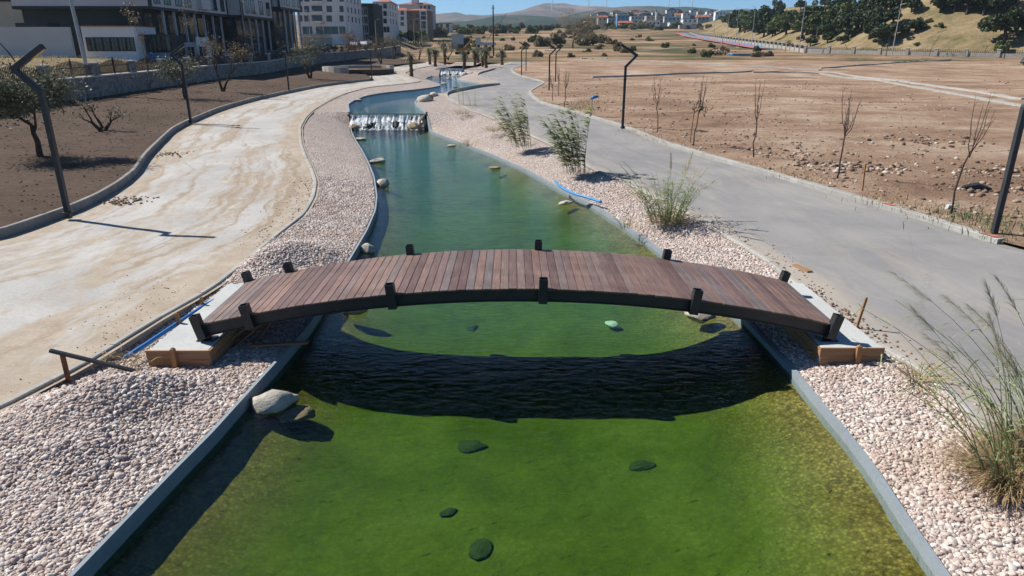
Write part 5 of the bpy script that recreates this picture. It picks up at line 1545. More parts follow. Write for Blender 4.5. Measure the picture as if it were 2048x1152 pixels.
ribbon_road('cycle_path', 'red lane of the coloured cycle path beside the pillared wall', CYC, -7.5, -3.42, M['cycle_red'], .31, 'cycle path')

HB = [Vector(p) for p in [(160, 150), (137, 176), (112, 208), (102, 225), (108, 262), (112, 305), (118, 358), (128, 430), (138, 500), (150, 580), (170, 700)]]
HO = [Vector(v).normalized() for v in [(1, .55), (1, .55), (1, .5), (1, .35), (1, .2), (1, .15), (1, .12), (1, .1), (1, .1), (1, .1), (1, .1)]]
def hill_pt(s, d):
    s = max(0, min(len(HB) - 1.001, s)); i = int(s); f = s - i
    p = HB[i].lerp(HB[i + 1], f) + HO[i].lerp(HO[i + 1], f) * d
    b = HB[i].lerp(HB[i + 1], f)
    z = far_z(b.x, b.y) - .2 + .50 * d * (1 - math.exp(-d / 9)) if d < 90 else 0
    if d >= 90: z = far_z(b.x, b.y) - .2 + 45 + .25 * (d - 90)
    z += min(1, d / 8) * (.9 * fbm(p.x, p.y, .06, 3) + .2 * nz(p.x, p.y, .3, 6))
    # the wooded spur gets lower far up the street
    z -= max(0, d - 12) * .34 * max(0, min(1, (s - 4.5) / 2.0))
    return Vector((p.x, p.y, z))
ns_, nd_ = 90, 44
V = []
for i in range(ns_):
    for j in range(nd_):
        V.append(tuple(hill_pt(i * (len(HB) - 1) / (ns_ - 1), (j / (nd_ - 1)) ** 1.7 * 190 - .5)))
idx = np.arange(ns_ * nd_).reshape(ns_, nd_)
Fc = np.stack([idx[:-1, :-1], idx[:-1, 1:], idx[1:, 1:], idx[1:, :-1]], -1).reshape(-1, 4)
link('hill', np_mesh('hill', V, Fc, True), M['dry_grass'], kind='structure', label='dry grass hill with dark oaks above the pillared wall', cat='hill')

# evergreen trees on the hill: a few crowns, each tree its own object
def crown_mesh(seed, n, leaf, shape, lobes=9):
    rg = np.random.default_rng(seed)
    L = rg.normal(size=(lobes, 3)) * np.array(shape) * .48; L[:, 2] = np.abs(L[:, 2]) * .8
    rad = rg.uniform(.32, .55, lobes) * min(shape[0], shape[2] * 1.3)
    k = rg.integers(0, lobes, n)
    d = rg.normal(size=(n, 3)); d /= np.linalg.norm(d, axis=1, keepdims=True)
    C = L[k] + d * (rad[k] * rg.uniform(.55, 1.05, n) ** .5)[:, None]
    C[:, 2] = np.maximum(C[:, 2], -shape[2] * .25)
    return leaf_quads(C, leaf, rg=rg, aspect=.7)
CR = []
for i, (sh, n) in enumerate([((2.6, 2.6, 1.9), 1500), ((2.2, 2.2, 2.2), 1400), ((3.0, 2.8, 2.0), 1700), ((1.9, 1.9, 1.6), 1100)]):
    V, Fc = crown_mesh(300 + i, n, .3, sh); CR.append(np_mesh('crown', V, Fc))
tm = MB(); tm.tube([(0, 0, -2.6), (.1, .05, -1.2), (-.1, .1, .1), (.2, 0, .9)], [.3, .24, .2, .1], 6); tm.tube([(-.05, .08, -.6), (.9, .2, .5)], [.14, .06], 5); tm.tube([(0, .08, -.8), (-.9, -.2, .4)], [.14, .06], 5)
TMESH = tm.mesh('trunk')
CRM = {}
def hill_tree(p, s, var, label, mat='oak_leaf', name='oak_tree', group='evergreen oaks on the dry hill', sink=0.0):
    r = empty(name, p, label=label, cat='tree', group=group)
    key = (var, mat)
    if key not in CRM:
        me = CR[var].copy(); me.materials.clear(); me.materials.append(M[mat]); CRM[key] = me
    rz = random.uniform(0, 6.28)
    c = link('crown', CRM[key], None, r); c.location = (0, 0, (2.5 - sink) * s); c.scale = (s, s, s * random.uniform(.85, 1.1)); c.rotation_euler = (0, 0, rz)
    t = link('trunk', TMESH, M['bark_dark'], r); t.location = (0, 0, (2.4 - sink) * s); t.scale = (s, s, s); t.rotation_euler = (0, 0, rz)
    return r
def pix_hill(px, py):
    """where the view ray through a pixel meets the hill"""
    best = None
    for s in np.linspace(0, len(HB) - 1.01, 120):
        for d in np.linspace(0, 80, 54):
            p = hill_pt(s, d); q = p - Vector((0, 0, H))
            dep = q.y * cp_ - q.z * sp_; X, Yp = 1024 + F * q.x / dep, 576 + F * (-(q.z * cp_) - q.y * sp_) / dep
            e = (X - px) ** 2 + (Yp - py) ** 2 + dep * .02
            if best is None or e < best[0]: best = (e, p)
    return best[1]
_hg = []
for s in np.linspace(0, len(HB) - 1.01, 170):
    for d in np.linspace(0, 80, 80):
        p = hill_pt(s, d); q = p - Vector((0, 0, H)); dep = q.y * cp_ - q.z * sp_
        _hg.append((1024 + F * q.x / dep, 576 + F * (-(q.z * cp_) - q.y * sp_) / dep, dep, p.x, p.y, p.z))
_hg = np.array(_hg)
def pix_hill(px, py):
    e = (_hg[:, 0] - px) ** 2 + (_hg[:, 1] - py) ** 2 + _hg[:, 2] * .03
    return Vector(_hg[int(np.argmin(e)), 3:6])
HT = [  # foot of each tree in the photograph, size, which
    (1510, 62, 1.1), (1535, 58, 1.2), (1560, 48, 1.2), (1545, 72, .8), (1580, 60, 1.2), (1600, 55, 1.3), (1560, 30, 1.3), (1585, 38, 1.2), (1615, 35, 1.3), (1640, 45, 1.3), (1640, 62, 1.2), (1665, 55, 1.3), (1665, 30, 1.3), (1690, 42, 1.3), (1700, 68, 1.4), (1720, 62, 1.4), (1740, 58, 1.4), (1740, 78, 1.2), (1765, 85, 1.3), (1785, 50, 1.2), (1720, 35, 1.3), (1745, 30, 1.2), (1770, 30, 1.3), (1795, 20, 1.2), (1620, 92, .9), (1655, 86, 1.0), (1685, 88, .7), (1600, 84, .7), (1600, 20, 1.4), (1650, 14, 1.4), (1690, 16, 1.4), (1730, 12, 1.4), (1820, 24, .9), (1760, 12, 1.2), (1555, 12, 1.4), (1790, 72, 1.0), (1830, 66, .8), (1625, 70, 1.1), (1660, 74, 1.0), (1695, 78, .9)]
HLB = ['dark evergreen oak in the dense wood on the dry hill', 'low rounded oak at the foot of the hill above the pillared wall', 'evergreen oak standing at the edge of the dry grass clearing']
for k, (x, y, s) in enumerate(HT):
    p = pix_hill(x, y)
    hill_tree(p, s * (1.25 if y < 80 else 1.0), k % 4, HLB[1] if y > 80 else (HLB[2] if x > 1780 else HLB[0]), sink=.8)
for k, (x, y, s, lb) in enumerate([(1882, 26, 1.5, 'oak at the top of the clearing, first of the upper row'), (1905, 24, 1.4, 'oak at the top of the clearing, second of the upper row'), (1936, 30, 1.7, 'oak with a visible dark trunk above the dry slope'), (1965, 28, 1.6, 'oak casting a dark shadow on the upper dry slope'), (1990, 22, 1.6, 'oak at the upper hill edge beyond the shadow'), (2015, 30, 1.7, 'oak at the top of the hill behind the large leaning one'), (2010, 92, 1.9, 'large leaning oak beside the pillars on the dry slope'), (2035, 70, 1.7, 'oak right behind the large leaning one')]):
    hill_tree(pix_hill(x, y), s, k % 4, lb, sink=.3 if 'trunk' in lb or 'leaning' in lb else .6)
for k, (x, y, s, lb) in enumerate([(1855, 48, .45, 'low brown green shrub in the middle of the dry slope'), (1880, 52, .4, 'grey bush lying on the dry slope'), (2005, 98, .7, 'green bush under the large leaning oak'), (1835, 88, .35, 'yellow green bush above the pillared wall')]):
    hill_tree(pix_hill(x, y), s, k % 4, lb, 'bush_leaf', 'shrub', 'shrubs on the dry slope', sink=2.0)
# light green trees and conifers along the climbing street
for k in range(34):
    s = 4.2 + 4.2 * (k % 17) / 17 + random.uniform(-.1, .1); d = 7 + 9 * (k // 17) + random.uniform(0, 5)
    p = hill_pt(s, d)
    con = k % 3 == 0
    hill_tree(p, random.uniform(1.1, 1.7) * (1.0 + s * .06), k % 4, ['light green tree in the wood along the climbing street', 'dark conifer in the wood along the climbing street'][con], 'pine_leaf' if con else ('bush_leaf' if k % 2 else 'oak_leaf'), 'roadside_tree', 'trees along the climbing street', sink=.8)
# tall light poles at the street
for k, (px, Yp, h, lb) in enumerate([(1598, 210, 15.5, 'tall grey street light pole before the dense oaks'), (1786, 186, 15, 'tall leaning grey pole before the dry clearing'), (1502, 265, 13, 'grey street light pole on the climbing street, nearest the cars'), (1470, 300, 13, 'grey street light pole on the climbing street, third up'), (1452, 340, 13, 'grey street light pole on the climbing street, fourth up'), (1425, 390, 13, 'grey street light pole on the climbing street, fifth up')]):
    x = x_at(px, 96, Yp)
    street_light(lb, Vector((x, Yp, far_z(x, Yp) + .3)), h, (-1,) if k > 1 else (1,), 1.0, .012 if k < 2 else 0)
for k, (px, py, lb) in enumerate([(1772, 111, 'slim black zigzag lamp before the pillared wall under the dry clearing'), (2008, 116, 'slim black zigzag lamp before the pillared wall at the leaning oak')]):
    p = un(px, py, .1); 
    if p.y > 150: p.z = far_z(p.x, p.y)
    put_lamp(1, p, math.pi * .8, lb, 1.2)
for k, (px, py, h, lb) in enumerate([(1693, 106, 5, 'bare sapling before the pillared wall below the oaks'), (1858, 112, 5.5, 'bare forked sapling at the wall below the clearing'), (1968, 112, 5, 'leaning bare sapling at the pillars'), (1570, 104, 4, 'leafy small tree before the pillared wall'), (1610, 106, 4.5, 'thin sapling before the wall by the tall pole'), (1445, 95, 5, 'thin sapling beside the cycle path'), (1480, 98, 5, 'thin sapling between the cycle path and the wall')]):
    p = un(px, py, 0); p.z = far_z(p.x, p.y) - .1
    tree('young_tree', lb, p, h, 0, (M['bark_dark'], M['bush_leaf']), 400 + k, 160 if 'leafy' in lb else 20, .2, .4, 2, .07, (0, 0), .5, .4, cat='young tree')
# truck on the climbing street
p = Vector((x_at(1483, 60, 330), 330, 0)); p.z = far_z(p.x, p.y) + .4

M['scrub'] = mat_leaf('dry_scrub_leaf', (.18, .15, .09), (.32, .27, .18), .4)
# ------------------------------------------------------------------ large bare tree and scrub in the middle distance
p = un(1145, 96, 0)
tree('bare_tree', 'wide old bare tree standing alone in the middle of the fields', p, 11.5, 0, (M['bark_grey'], M['scrub']), 501, 9000, .13, 1.3, 4, .42, (0, 0), .36, 1.0, drop=.22, grav=-.01)
for k, (px, py, s, lb) in enumerate([(1085, 92, 1.0, 'brown bush left of the old bare tree'), (1110, 88, 1.3, 'olive brown scrub tree left behind the old bare tree'), (1175, 90, 1.4, 'greyish scrub tree right of the old bare tree'), (1200, 84, 1.2, 'grey bush on the field edge right of the old bare tree'), (1065, 84, .9, 'small round field tree left of the old bare tree'), (1500, 70, .9, 'dark round bush at the top of the cycle path'), (880, 72, 1.5, 'dark tree below the tall grey apartment tower'), (868, 74, 1.3, 'dark bush at the foot of the tall grey tower')]):
    p = un(px, py, 0)
    hill_tree(Vector((p.x, p.y, far_z(p.x, p.y) - .3)), s * 1.25, k % 4, lb, 'scrub' if 'rown' in lb or 'grey' in lb else 'oak_leaf', 'field_tree', None, sink=1.9)
for k in range(26):
    px = 905 + k * 11 + random.uniform(-4, 4); Yp = random.uniform(480, 620)
    x = x_at(px, 66, Yp)
    hill_tree(Vector((x, Yp, far_z(x, Yp) - .6)), random.uniform(1.0, 2.0), k % 4, 'small dark tree in the hedge line far across the fields', ['oak_leaf', 'olive_brown', 'bush_leaf'][k % 3], 'hedge_tree', 'trees of the far hedge line', sink=1.6)
for k in range(30):
    px = 1160 + k * 9 + random.uniform(-4, 4); Yp = random.uniform(560, 640); x = x_at(px, 60, Yp)
    hill_tree(Vector((x, Yp, far_z(x, Yp) - .6)), random.uniform(.8, 1.7), k % 4, 'garden tree standing among the far town houses', ['oak_leaf', 'bush_leaf', 'scrub'][k % 3], 'garden_tree', 'trees among the far town', sink=1.6)
for k in range(110):
    px = random.uniform(880, 1560); Yp = math.exp(random.uniform(math.log(170), math.log(520))); x = x_at(px, 85, Yp)
    if 75 < x or (k % 2 and px > 1300): continue
    hill_tree(Vector((x, Yp, far_z(x, Yp) - .2)), random.uniform(.25, .6), k % 4, 'low dry scrub bush scattered over the far fields', ['scrub', 'bush_leaf', 'olive_brown'][k % 3], 'scrub_bush', 'scrub bushes on the far fields', sink=2.0)
for k in range(12):
    px = 786 + k * 5; Yp = 285 + 4 * (k % 4); x = x_at(px, 75, Yp)
    hill_tree(Vector((x, Yp, TZ(Yp) - .5)), random.uniform(.7, 1.2), k % 4, 'green bush on the slope below the red roofed house', 'bush_leaf', 'slope_bush', 'bushes on the green slope', sink=1.6)

def mat_hill(name, a, b_, c):
    n = NT(name); p = n.pos((1, 1, 2))
    f = n.noise(p, .0035, 9, .7, .6); h = n.noise(p, .03, 7, .75)
    col = n.ramp(f, [(.38, a), (.5, b_), (.62, c)])
    col = n.mix(.5, col, n.ramp(h, [(.35, .45), (.6, 1.3)]), 'MULTIPLY')
    return n.principled(col, 1, .05)
M['hill_green'] = mat_hill('far_scrub_hill', (.018, .03, .022), (.03, .045, .03), (.12, .09, .065))
M['hill_dry'] = mat_hill('far_dry_hill', (.04, .05, .04), (.13, .09, .08), (.24, .165, .135))
def ridge(label, pts, Y, depth, mat, rough, seed, y_base=86):
    xs = np.arange(pts[0][0], pts[-1][0] + 1, 5.0)
    ys = np.interp(xs, [p[0] for p in pts], [p[1] for p in pts])
    nd = 26; V = []
    for i, (px, py) in enumerate(zip(xs, ys)):
        top = z_at(py, Y); bs = z_at(y_base, Y)
        x = x_at(px, 40, Y)
        for j in range(nd):
            t = j / (nd - 1)                       # 0 front foot, .5 crest, 1 back foot
            k = math.sin(math.pi * t) ** .9
            yy = Y + (t - .5) * depth
            V.append((x * (yy / Y if t < .5 else 1) , yy, bs + (top - bs) * k + (rough * fbm(x, yy, .0022, seed) * k * (1 - .75 * math.exp(-((t - .5) / .12) ** 2)))))
    idx = np.arange(len(xs) * nd).reshape(len(xs), nd)
    Fc = np.stack([idx[:-1, :-1], idx[:-1, 1:], idx[1:, 1:], idx[1:, :-1]], -1).reshape(-1, 4)
    link('far_hill', np_mesh('far_hill', V, Fc, True), mat, kind='structure', label=label, cat='hill')
# ------------------------------------------------------------------ town on the far rise, minaret, hills, turbines
def town_house(px0, px1, top, bot, Y, wall, label, roof):
    x0, x1 = x_at(px0, 45, Y), x_at(px1, 45, Y); zt, zb = z_at(top, Y), z_at(bot, Y)
    b = house(label, x0, Y, zb, 'town_house')
    part('wall', wall, b, (x0, Y, zb - 8), (x1, Y + 12, zt))
    m_ = MB(); o_ = .8; rp = zt + (x1 - x0) * .18
    if roof == 'roof_tile':
        m_.add([(x0 - o_, Y - o_, zt), (x1 + o_, Y - o_, zt), (x1 + o_, Y + 12 + o_, zt), (x0 - o_, Y + 12 + o_, zt), (x0 - o_, Y + 6, rp), (x1 + o_, Y + 6, rp)], [(0, 1, 5, 4), (1, 2, 5), (2, 3, 4, 5), (3, 0, 4), (3, 2, 1, 0)])
    else: m_.box((x0 - .4, Y - .4, zt), (x1 + .4, Y + 12, zt + .6))
    m_.build('roof', M[roof], b)
    n = max(2, int((x1 - x0) / 4)); 
    for r_ in range(max(1, int((zt - zb) / 4.0))):
        for i in range(n): window(b, 'S', x0 + (x1 - x0) * (i + .5) / n, zt - 2.2 - 3.8 * r_, 1.8, 1.8, 'trim_dark', Y)
TW = [(1170, 1186, 44, 58, 'render_white', 'white half-finished house with pillars on the far rise', 'render_white'), (1234, 1257, 30, 47, 'render_blue', 'blue block standing in the far town', 'render_white'), (1262, 1290, 32, 47, 'render_grey', 'large grey block right of the blue one in the far town', 'trim_dark'), (1292, 1326, 31, 47, 'render_beige', 'wide grey block behind the minaret in the far town', 'trim_dark'), (1290, 1320, 42, 50, 'render_white', 'low white house before the wide grey block', 'render_white'), (1240, 1265, 46, 54, 'roof_tile', 'long red shed below the blue block', 'roof_tile'), (1328, 1360, 34, 42, 'render_grey', 'long grey block right of the minaret', 'render_white'), (1340, 1365, 46, 50, 'render_white', 'flat white hall on the far rise', 'render_white'), (1366, 1394, 38, 48, 'render_white', 'pale apartment row near the wood on the far rise', 'trim_dark'), (1196, 1214, 34, 50, 'render_beige', 'beige house left of the blue block', 'roof_tile'), (1216, 1230, 36, 50, 'render_grey', 'grey house left of the blue block', 'trim_dark'), (1395, 1418, 34, 46, 'render_beige', 'beige house at the foot of the wood', 'roof_tile'), (1268, 1282, 28, 34, 'render_white', 'white house with red roof above the grey block', 'roof_tile'), (1222, 1234, 26, 30, 'render_white', 'bright white flat roof above the far town', 'render_white'), (1240, 1250, 25, 29, 'render_white', 'bright white gable above the blue block', 'roof_tile'), (1350, 1372, 30, 36, 'render_white', 'white terrace on the slope above the far town', 'roof_tile'), (1020, 1046, 56, 62, 'render_brown', 'brown roofless building left in the far fields', 'trim_dark'), (1052, 1066, 57, 62, 'render_white', 'white farm house in the far fields', 'trim_dark')]
for k, (a, b_, t, bt, w, lb, rf) in enumerate(TW):
    town_house(a, b_, t, bt, 640 + (60 - bt) * 14 + (k % 3) * 12, w, lb, rf)
xm = x_at(1312, 40, 820)
mn = empty('minaret', (xm, 820, z_at(44, 820)), label='slim white minaret rising over the far town', cat='tower')
MB().tube([(xm, 820, z_at(48, 820)), (xm, 820, z_at(24, 820))], 1.1, 8).build('shaft', M['render_white'], mn)
MB().tube([(xm, 820, z_at(25.5, 820)), (xm, 820, z_at(24.5, 820))], 1.7, 8).build('balcony', M['render_white'], mn)
MB().tube([(xm, 820, z_at(24, 820)), (xm, 820, z_at(17, 820))], [1.0, .05], 8).build('spire', M['trim_dark'], mn)
# the rise behind the town carries more houses
ridge('built up rise behind the far town', [(1120, 52), (1160, 44), (1200, 38), (1280, 35), (1340, 36), (1400, 38), (1440, 44), (1480, 54)], 1150, 620, M['hill_green'], 5, 6, 64)
for k in range(44):
    px = random.uniform(1160, 1425); t = random.uniform(.14, .46); yy = 1150 + (t - .5) * 620
    crest = float(np.interp(px, [1120, 1160, 1200, 1280, 1340, 1400, 1440, 1480], [52, 44, 38, 35, 36, 38, 44, 54]))
    zz = z_at(64, 1150) + (z_at(crest, 1150) - z_at(64, 1150)) * math.sin(math.pi * t) ** .9
    x = (px - 1024) / F * 1150 / .945 * (yy / 1150); w = random.uniform(7, 16); h = random.uniform(4, 10)
    wall_m = random.choice(['render_white', 'render_beige', 'render_grey', 'render_white', 'render_brown']); rf = random.choice(['roof_tile', 'trim_dark', 'render_white', 'roof_tile'])
    b = house('small %s hillside house of the far town with a %s roof' % ({'render_white': 'white', 'render_beige': 'beige', 'render_grey': 'grey', 'render_brown': 'brown'}[wall_m], {'roof_tile': 'red', 'trim_dark': 'dark', 'render_white': 'pale'}[rf]), x, yy, zz, 'hillside_house'); b['group'] = 'houses on the rise of the far town'
    part('wall', wall_m, b, (x, yy, zz - 6), (x + w, yy + 9, zz + h))
    MB().prism([(x - .5, zz + h), (x + w + .5, zz + h), (x + w * .5, zz + h + w * .16)], 1, yy - .5, yy + 9.5).build('roof', M[rf], b)
    for i in range(max(2, int(w / 4))): window(b, 'S', x + w * (i + .5) / max(2, int(w / 4)), zz + h - 2, 1.6, 1.6, 'trim_dark', yy)
for k in range(60):
    px = random.uniform(1150, 1440); t = random.uniform(.08, .5); yy = 1150 + (t - .5) * 620
    crest = float(np.interp(px, [1120, 1160, 1200, 1280, 1340, 1400, 1440, 1480], [52, 44, 38, 35, 36, 38, 44, 54]))
    zz = z_at(64, 1150) + (z_at(crest, 1150) - z_at(64, 1150)) * math.sin(math.pi * t) ** .9
    x = (px - 1024) / F * 1150 / .945 * (yy / 1150)
    hill_tree(Vector((x, yy, zz - 1.5)), random.uniform(1.2, 2.4), k % 4, 'dark tree between the hillside houses of the far town', 'oak_leaf', 'hillside_tree', 'trees on the rise of the far town', sink=1.0)
# long dark fence and pale retaining bank below the town
xq0, xq1 = x_at(1260, 62, 600), x_at(1375, 62, 600)
part_w = MB(); part_w.box((xq0, 600, z_at(66, 600)), (xq1, 601, z_at(53, 600))); part_w.build('field_wall', M['render_brown'], label='long dark wall below the far town', cat='wall')
m_ = MB(); xa_, xb_ = x_at(1358, 62, 590), x_at(1392, 62, 590); m_.box((xa_, 590, z_at(66, 590)), (xb_, 594, z_at(50, 590))); m_.build('retaining_bank', M['slab'], label='pale concrete retaining wall at the end of the long dark wall', cat='wall')

ridge('dry mauve ridge with a rounded peak on the horizon', [(300, 40), (700, 34), (860, 31), (900, 27), (912, 26), (930, 30), (985, 29), (1010, 27), (1045, 20), (1070, 13), (1088, 10), (1110, 12), (1150, 17), (1185, 18), (1230, 20), (1500, 24), (2100, 30)], 4600, 2200, M['hill_dry'], 40, 1, 76)
ridge('dark green scrub ridge carrying the wind turbines', [(1120, 34), (1170, 22), (1200, 18), (1250, 14), (1300, 13), (1345, 14), (1370, 13), (1410, 16), (1440, 22), (1500, 27), (1700, 30), (2100, 34)], 3300, 1500, M['hill_green'], 30, 2, 74)
ridge('low green hill before the dry ridge', [(840, 50), (870, 48), (930, 44), (1000, 30), (1040, 29), (1090, 31), (1130, 34), (1200, 38), (1260, 40)], 2500, 1100, M['hill_green'], 22, 3, 72)
M['turbine'] = simple('turbine_white', (.7, .7, .7), .5, .05, 3)
def turbine(px, py, label, a0):
    Yt = 3300; x = x_at(px, py, Yt); zb = z_at(py, Yt); hub = 78
    r = empty('wind_turbine', (x, Yt, zb), label=label, cat='wind turbine', group='wind turbines on the ridge')
    MB().tube([(0, 0, -15), (0, 0, hub)], [2.4, 1.5], 8).build('tower', M['turbine'], r, world=False)
    MB().box((-1.6, -3, hub - 1.5), (1.6, 5, hub + 1.6)).build('nacelle', M['turbine'], r, world=False)
    for i in range(3):
        a = a0 + i * 2.094; d = Vector((math.sin(a), 0, math.cos(a))); e = Vector((d.z, 0, -d.x)); c = Vector((0, -3.6, hub))
        m_ = MB(); m_.add([c - e * .9, c + e * .9, c + d * 14 + e * 2.2, c + d * 42 + e * .2, c + d * 42 - e * .2, c + d * 14 - e * 1.2] + [q + Vector((0, .5, 0)) for q in (c - e * .9, c + e * .9, c + d * 14 + e * 2.2, c + d * 42 + e * .2, c + d * 42 - e * .2, c + d * 14 - e * 1.2)],
            [(0, 1, 2, 5), (5, 2, 3, 4), (6, 11, 8, 7), (11, 10, 9, 8), (0, 6, 7, 1), (1, 7, 8, 2), (2, 8, 9, 3), (3, 9, 10, 4), (4, 10, 11, 5), (5, 11, 6, 0)])
        m_.build('blade', M['turbine'], r, world=False)
turbine(1177, 19, 'wind turbine at the left end of the scrub ridge', .2)
turbine(1213, 16, 'wind turbine on the ridge above the white half-finished house', .9)
turbine(1337, 14, 'wind turbine right of the minaret on the ridge', .5)
turbine(1358, 13, 'wind turbine with leaning blades on the ridge crest', 1.3)
turbine(1384, 14, 'wind turbine at the right end of the ridge crest', .1)
turbine(1104, 14, 'distant mast like turbine right of the rounded peak', 1.0)

# ------------------------------------------------------------------ loose things: rubble, clods, grit, weeds
def scatter(name, label, pts, sizes, mat, cat, sub=1, flat=.6):
    """many small stones joined as one object"""
    bm = bmesh.new(); bmesh.ops.create_icosphere(bm, subdivisions=sub, radius=1)
    base = np.array([tuple(v.co) for v in bm.verts]); fc = np.array([[v.index for v in f.verts] for f in bm.faces]); bm.free()
    n = len(pts); nv = len(base)
    V = np.empty((n, nv, 3))
    for i in range(n):
        q = base * (1 + rng.normal(0, .22, (nv, 1))); a = rng.uniform(0, 6.28); c, s = math.cos(a), math.sin(a)
        q = q * np.array([1, rng.uniform(.6, 1), flat * rng.uniform(.6, 1.2)]) * sizes[i]
        V[i] = np.stack([q[:, 0] * c - q[:, 1] * s, q[:, 0] * s + q[:, 1] * c, q[:, 2]], 1) + np.array(pts[i])
    Fc = (fc[None] + (np.arange(n) * nv)[:, None, None]).reshape(-1, 3)
    return link(name, np_mesh(name, V.reshape(-1, 3), Fc), mat, kind='stuff', label=label, cat=cat)
P_, S_ = [], []
for _ in range(5200):
    y = math.exp(random.uniform(math.log(15), math.log(100))); x = cv(KR2, y) + .4 + abs(random.gauss(0, 1)) * y * .35
    if nz(x, y, .25, 12) < -.05 and random.random() < .8: continue
    P_.append((x, y, field_z(x, y))); S_.append(min(.16, .03 * math.exp(abs(random.gauss(0, .6))) + y * .0005))
for c, n, r in ((un(1700, 340), 70, 1.0), (un(1760, 345), 50, .8), (un(1640, 340), 40, .9), (un(1860, 290), 60, 1.4), (un(1960, 385), 50, .8), (un(2000, 350), 60, 1.2), (un(1600, 315), 40, 1.4)):
    for _ in range(n):
        x, y = c.x + random.gauss(0, r), c.y + random.gauss(0, r * .7); P_.append((x, y, field_z(x, y) + .03)); S_.append(random.uniform(.05, .17))
scatter('field_rubble', 'loose stones and clods scattered over the red field', P_, S_, M['clod'], 'rubble')
P_, S_ = [], []
for _ in range(900):
    y = random.uniform(9, 17); k1 = cv(KL1, y); x = k1 - abs(random.gauss(.3, 1.0)) - .1
    if nz(x, y, .9, 31) < random.uniform(-.1, .35): continue
    P_.append((x, y, float(g(y)) + .006)); S_.append(.004 + .018 * random.random() ** 2)
for _ in range(260):
    y = random.uniform(19, 29); k1 = cv(KL1, y); x = k1 - abs(random.gauss(0, .5)) - .1
    P_.append((x, y, float(g(y)) + .006)); S_.append(random.uniform(.01, .035))
for c, n, r in ((un(245, 402), 90, .45), (un(335, 308), 60, .5)):
    for _ in range(n): P_.append((c.x + random.gauss(0, r), c.y + random.gauss(0, r * .8), float(g(c.y)) + .02)); S_.append(random.uniform(.02, .08))
scatter('path_grit', 'dark grit and crumbs of soil on the dusty path', P_, S_, M['clod'], 'grit')
P_, S_ = [], []
for _ in range(420):
    y = random.uniform(6, 30); x = cv(KR1, y) + abs(random.gauss(0, .35)) + .1
    P_.append((x, y, float(g(y)) + .006)); S_.append(random.uniform(.008, .04))
for _ in range(160):
    y = random.uniform(12, 15.5); x = 6.95 + abs(random.gauss(0, .2))
    P_.append((x, y, .02)); S_.append(random.uniform(.015, .05))
scatter('road_grit', 'sand and small stones along the road edge', P_, S_, M['clod'], 'grit')
P_, S_ = [], []
for _ in range(2200):
    y = math.exp(random.uniform(math.log(17), math.log(80))); x = cv(KL2, y) - .3 - random.random() * (cv(KL2, y) - cv(WL, y) - .5)
    P_.append((x, y, bank_z(x, y))); S_.append(random.uniform(.015, .05) + y * .0004)
scatter('bank_clods', 'small earth clods over the brown bank', P_, S_, M['bank'], 'clods')
def weeds(label, spots, mat, n, h, r):
    V, Fc = [], []
    for (x0, y0, zf) in spots:
        for _ in range(n):
            x, y = x0 + random.gauss(0, r), y0 + random.gauss(0, r * .7); b = Vector((x, y, zf(x, y) - .02)); a = random.uniform(0, 6.28)
            o = Vector((math.cos(a), math.sin(a), 0)); L_ = h * random.uniform(.4, 1.2)
            ribbon(V, Fc, [b + o * L_ * .5 * t * t + Vector((0, 0, L_ * t * (1 - .3 * t))) for t in (0, .35, .7, 1)], h * .05, Vector((-o.y, o.x, 0)))
    link('weed_patch', np_mesh('weed_patch', np.array([tuple(v) for v in V]), Fc), mat, kind='stuff', label=label, cat='weeds')
fz = lambda x, y: field_z(x, y) if y < 150 else far_z(x, y)
sp_w = [(un(px, py).x, un(px, py).y, fz) for px, py in [(1165, 210), (1190, 222), (1160, 218), (2020, 478), (1990, 455), (1960, 445), (1925, 440), (1700, 118), (1730, 117), (1790, 116), (1820, 121), (1850, 118), (1880, 114), (1950, 115), (1995, 130), (2030, 132), (1880, 125), (1660, 112)]]
weeds('green weeds at the field edge and before the pillared wall', sp_w, M['weed'], 110, .34, .9)
sp_d = [(un(px, py).x, un(px, py).y, fz) for px, py in [(1300, 278), (1280, 268), (1340, 288), (1600, 358), (1640, 365), (1760, 405), (1775, 410), (1150, 232), (1110, 212), (1090, 205), (1860, 430), (1100, 160), (1075, 165), (1060, 160)]]
weeds('dry grass tufts along the field side of the road kerb', sp_d, M['straw'], 70, .3, .6)
sp_b = [(x, y, lambda a, b: terrace_z(a, b)) for x, y in [(random.uniform(-52, -35), random.uniform(36, 84)) for _ in range(120)]]
weeds('tall dry grass on the lot behind the picket fence', sp_b[:70], M['scrub'], 40, .5, 1.2)
weeds('greenish weeds on the lot behind the picket fence', sp_b[70:], M['weed'], 30, .4, 1.0)
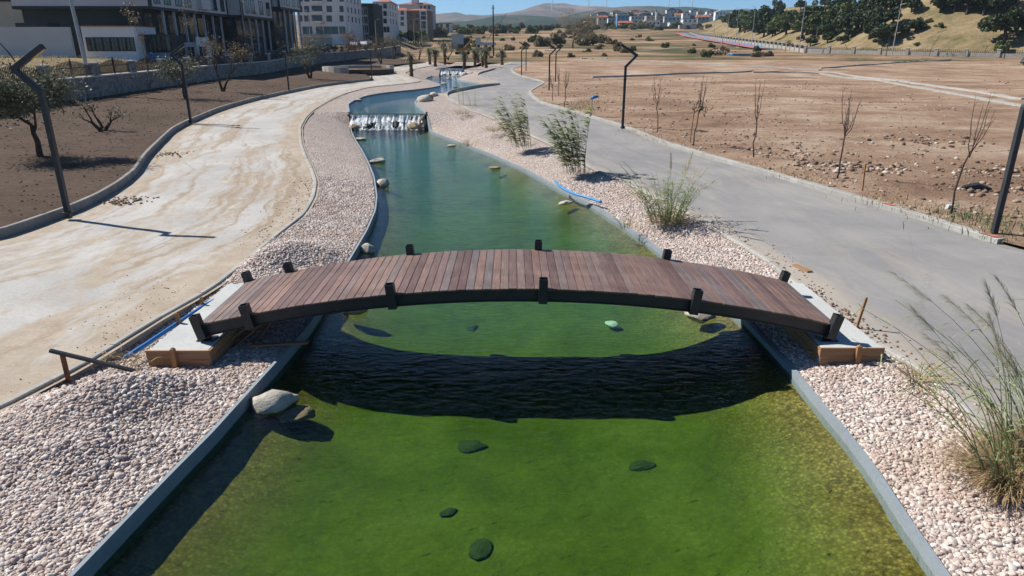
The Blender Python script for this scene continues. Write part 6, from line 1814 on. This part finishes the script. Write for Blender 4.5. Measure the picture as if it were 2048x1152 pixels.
# white tag, dark plastic and pallet bits in the field
p = un(1895, 424); m_ = MB(); m_.box((-.12, -.05, 0), (.12, .05, .16)); o = m_.build('paper_bag', M['frame_white'], label='small white bag at the foot of the crooked sapling', cat='bag'); o.location = (p.x, p.y, field_z(p.x, p.y)); o.rotation_euler = (.2, .1, .4)
p = un(1950, 385); m_ = MB(); m_.tube([(p.x - .5, p.y, field_z(p.x, p.y) + .1), (p.x, p.y, field_z(p.x, p.y) + .16), (p.x + .5, p.y - .15, field_z(p.x, p.y) + .06)], [.1, .16, .06], 6); m_.build('plastic_sheet', M['trim_dark'], label='torn dark plastic sheet on the field near the red kerb end', cat='plastic')
p = un(1468, 110); p2 = un(1520, 112)
m_ = MB(); m_.box((p.x - 1, p.y - 2, far_z(p.x, p.y)), (p2.x + 1, p.y + 2, far_z(p.x, p.y) + .35)); m_.build('tarpaulin', M['blue_pipe2'], bevel=.1, label='pale blue tarpaulin lying in the field below the cycle path', cat='tarpaulin')
p = un(1435, 109); P_ = [(p.x + random.gauss(0, 1.6), p.y + random.gauss(0, 1), far_z(p.x, p.y) + abs(random.gauss(.3, .4))) for _ in range(120)]
scatter('rubble_heap', 'heap of rubble beside the blue tarpaulin', P_, [random.uniform(.15, .45) for _ in P_], M['clod'], 'rubble')
p = un(1185, 117); P_ = [(p.x + random.gauss(0, 2.2), p.y + random.gauss(0, .8), field_z(p.x, min(p.y, 149)) + abs(random.gauss(.1, .15))) for _ in range(60)]
scatter('rubble_heap', 'pale heap of kerb pieces at the start of the edged path', P_, [random.uniform(.15, .4) for _ in P_], M['kerb'], 'rubble')

# ------------------------------------------------------------------ air
def mat_haze():
    n = NT('air')
    v = n.node('VolumePrincipled', {'Color': (.60, .82, 1.0, 1), 'Density': HAZE, 'Anisotropy': .2})
    n.t.links.new(v.outputs[0], n.out.inputs[1])
    return n.m
HAZE = .9e-4
m_ = MB(); m_.box((-8900, -300, -3.6), (8900, 8900, 420)); m_.build('haze', mat_haze(), kind='stuff', label='thin bluish air over the whole valley', cat='haze')
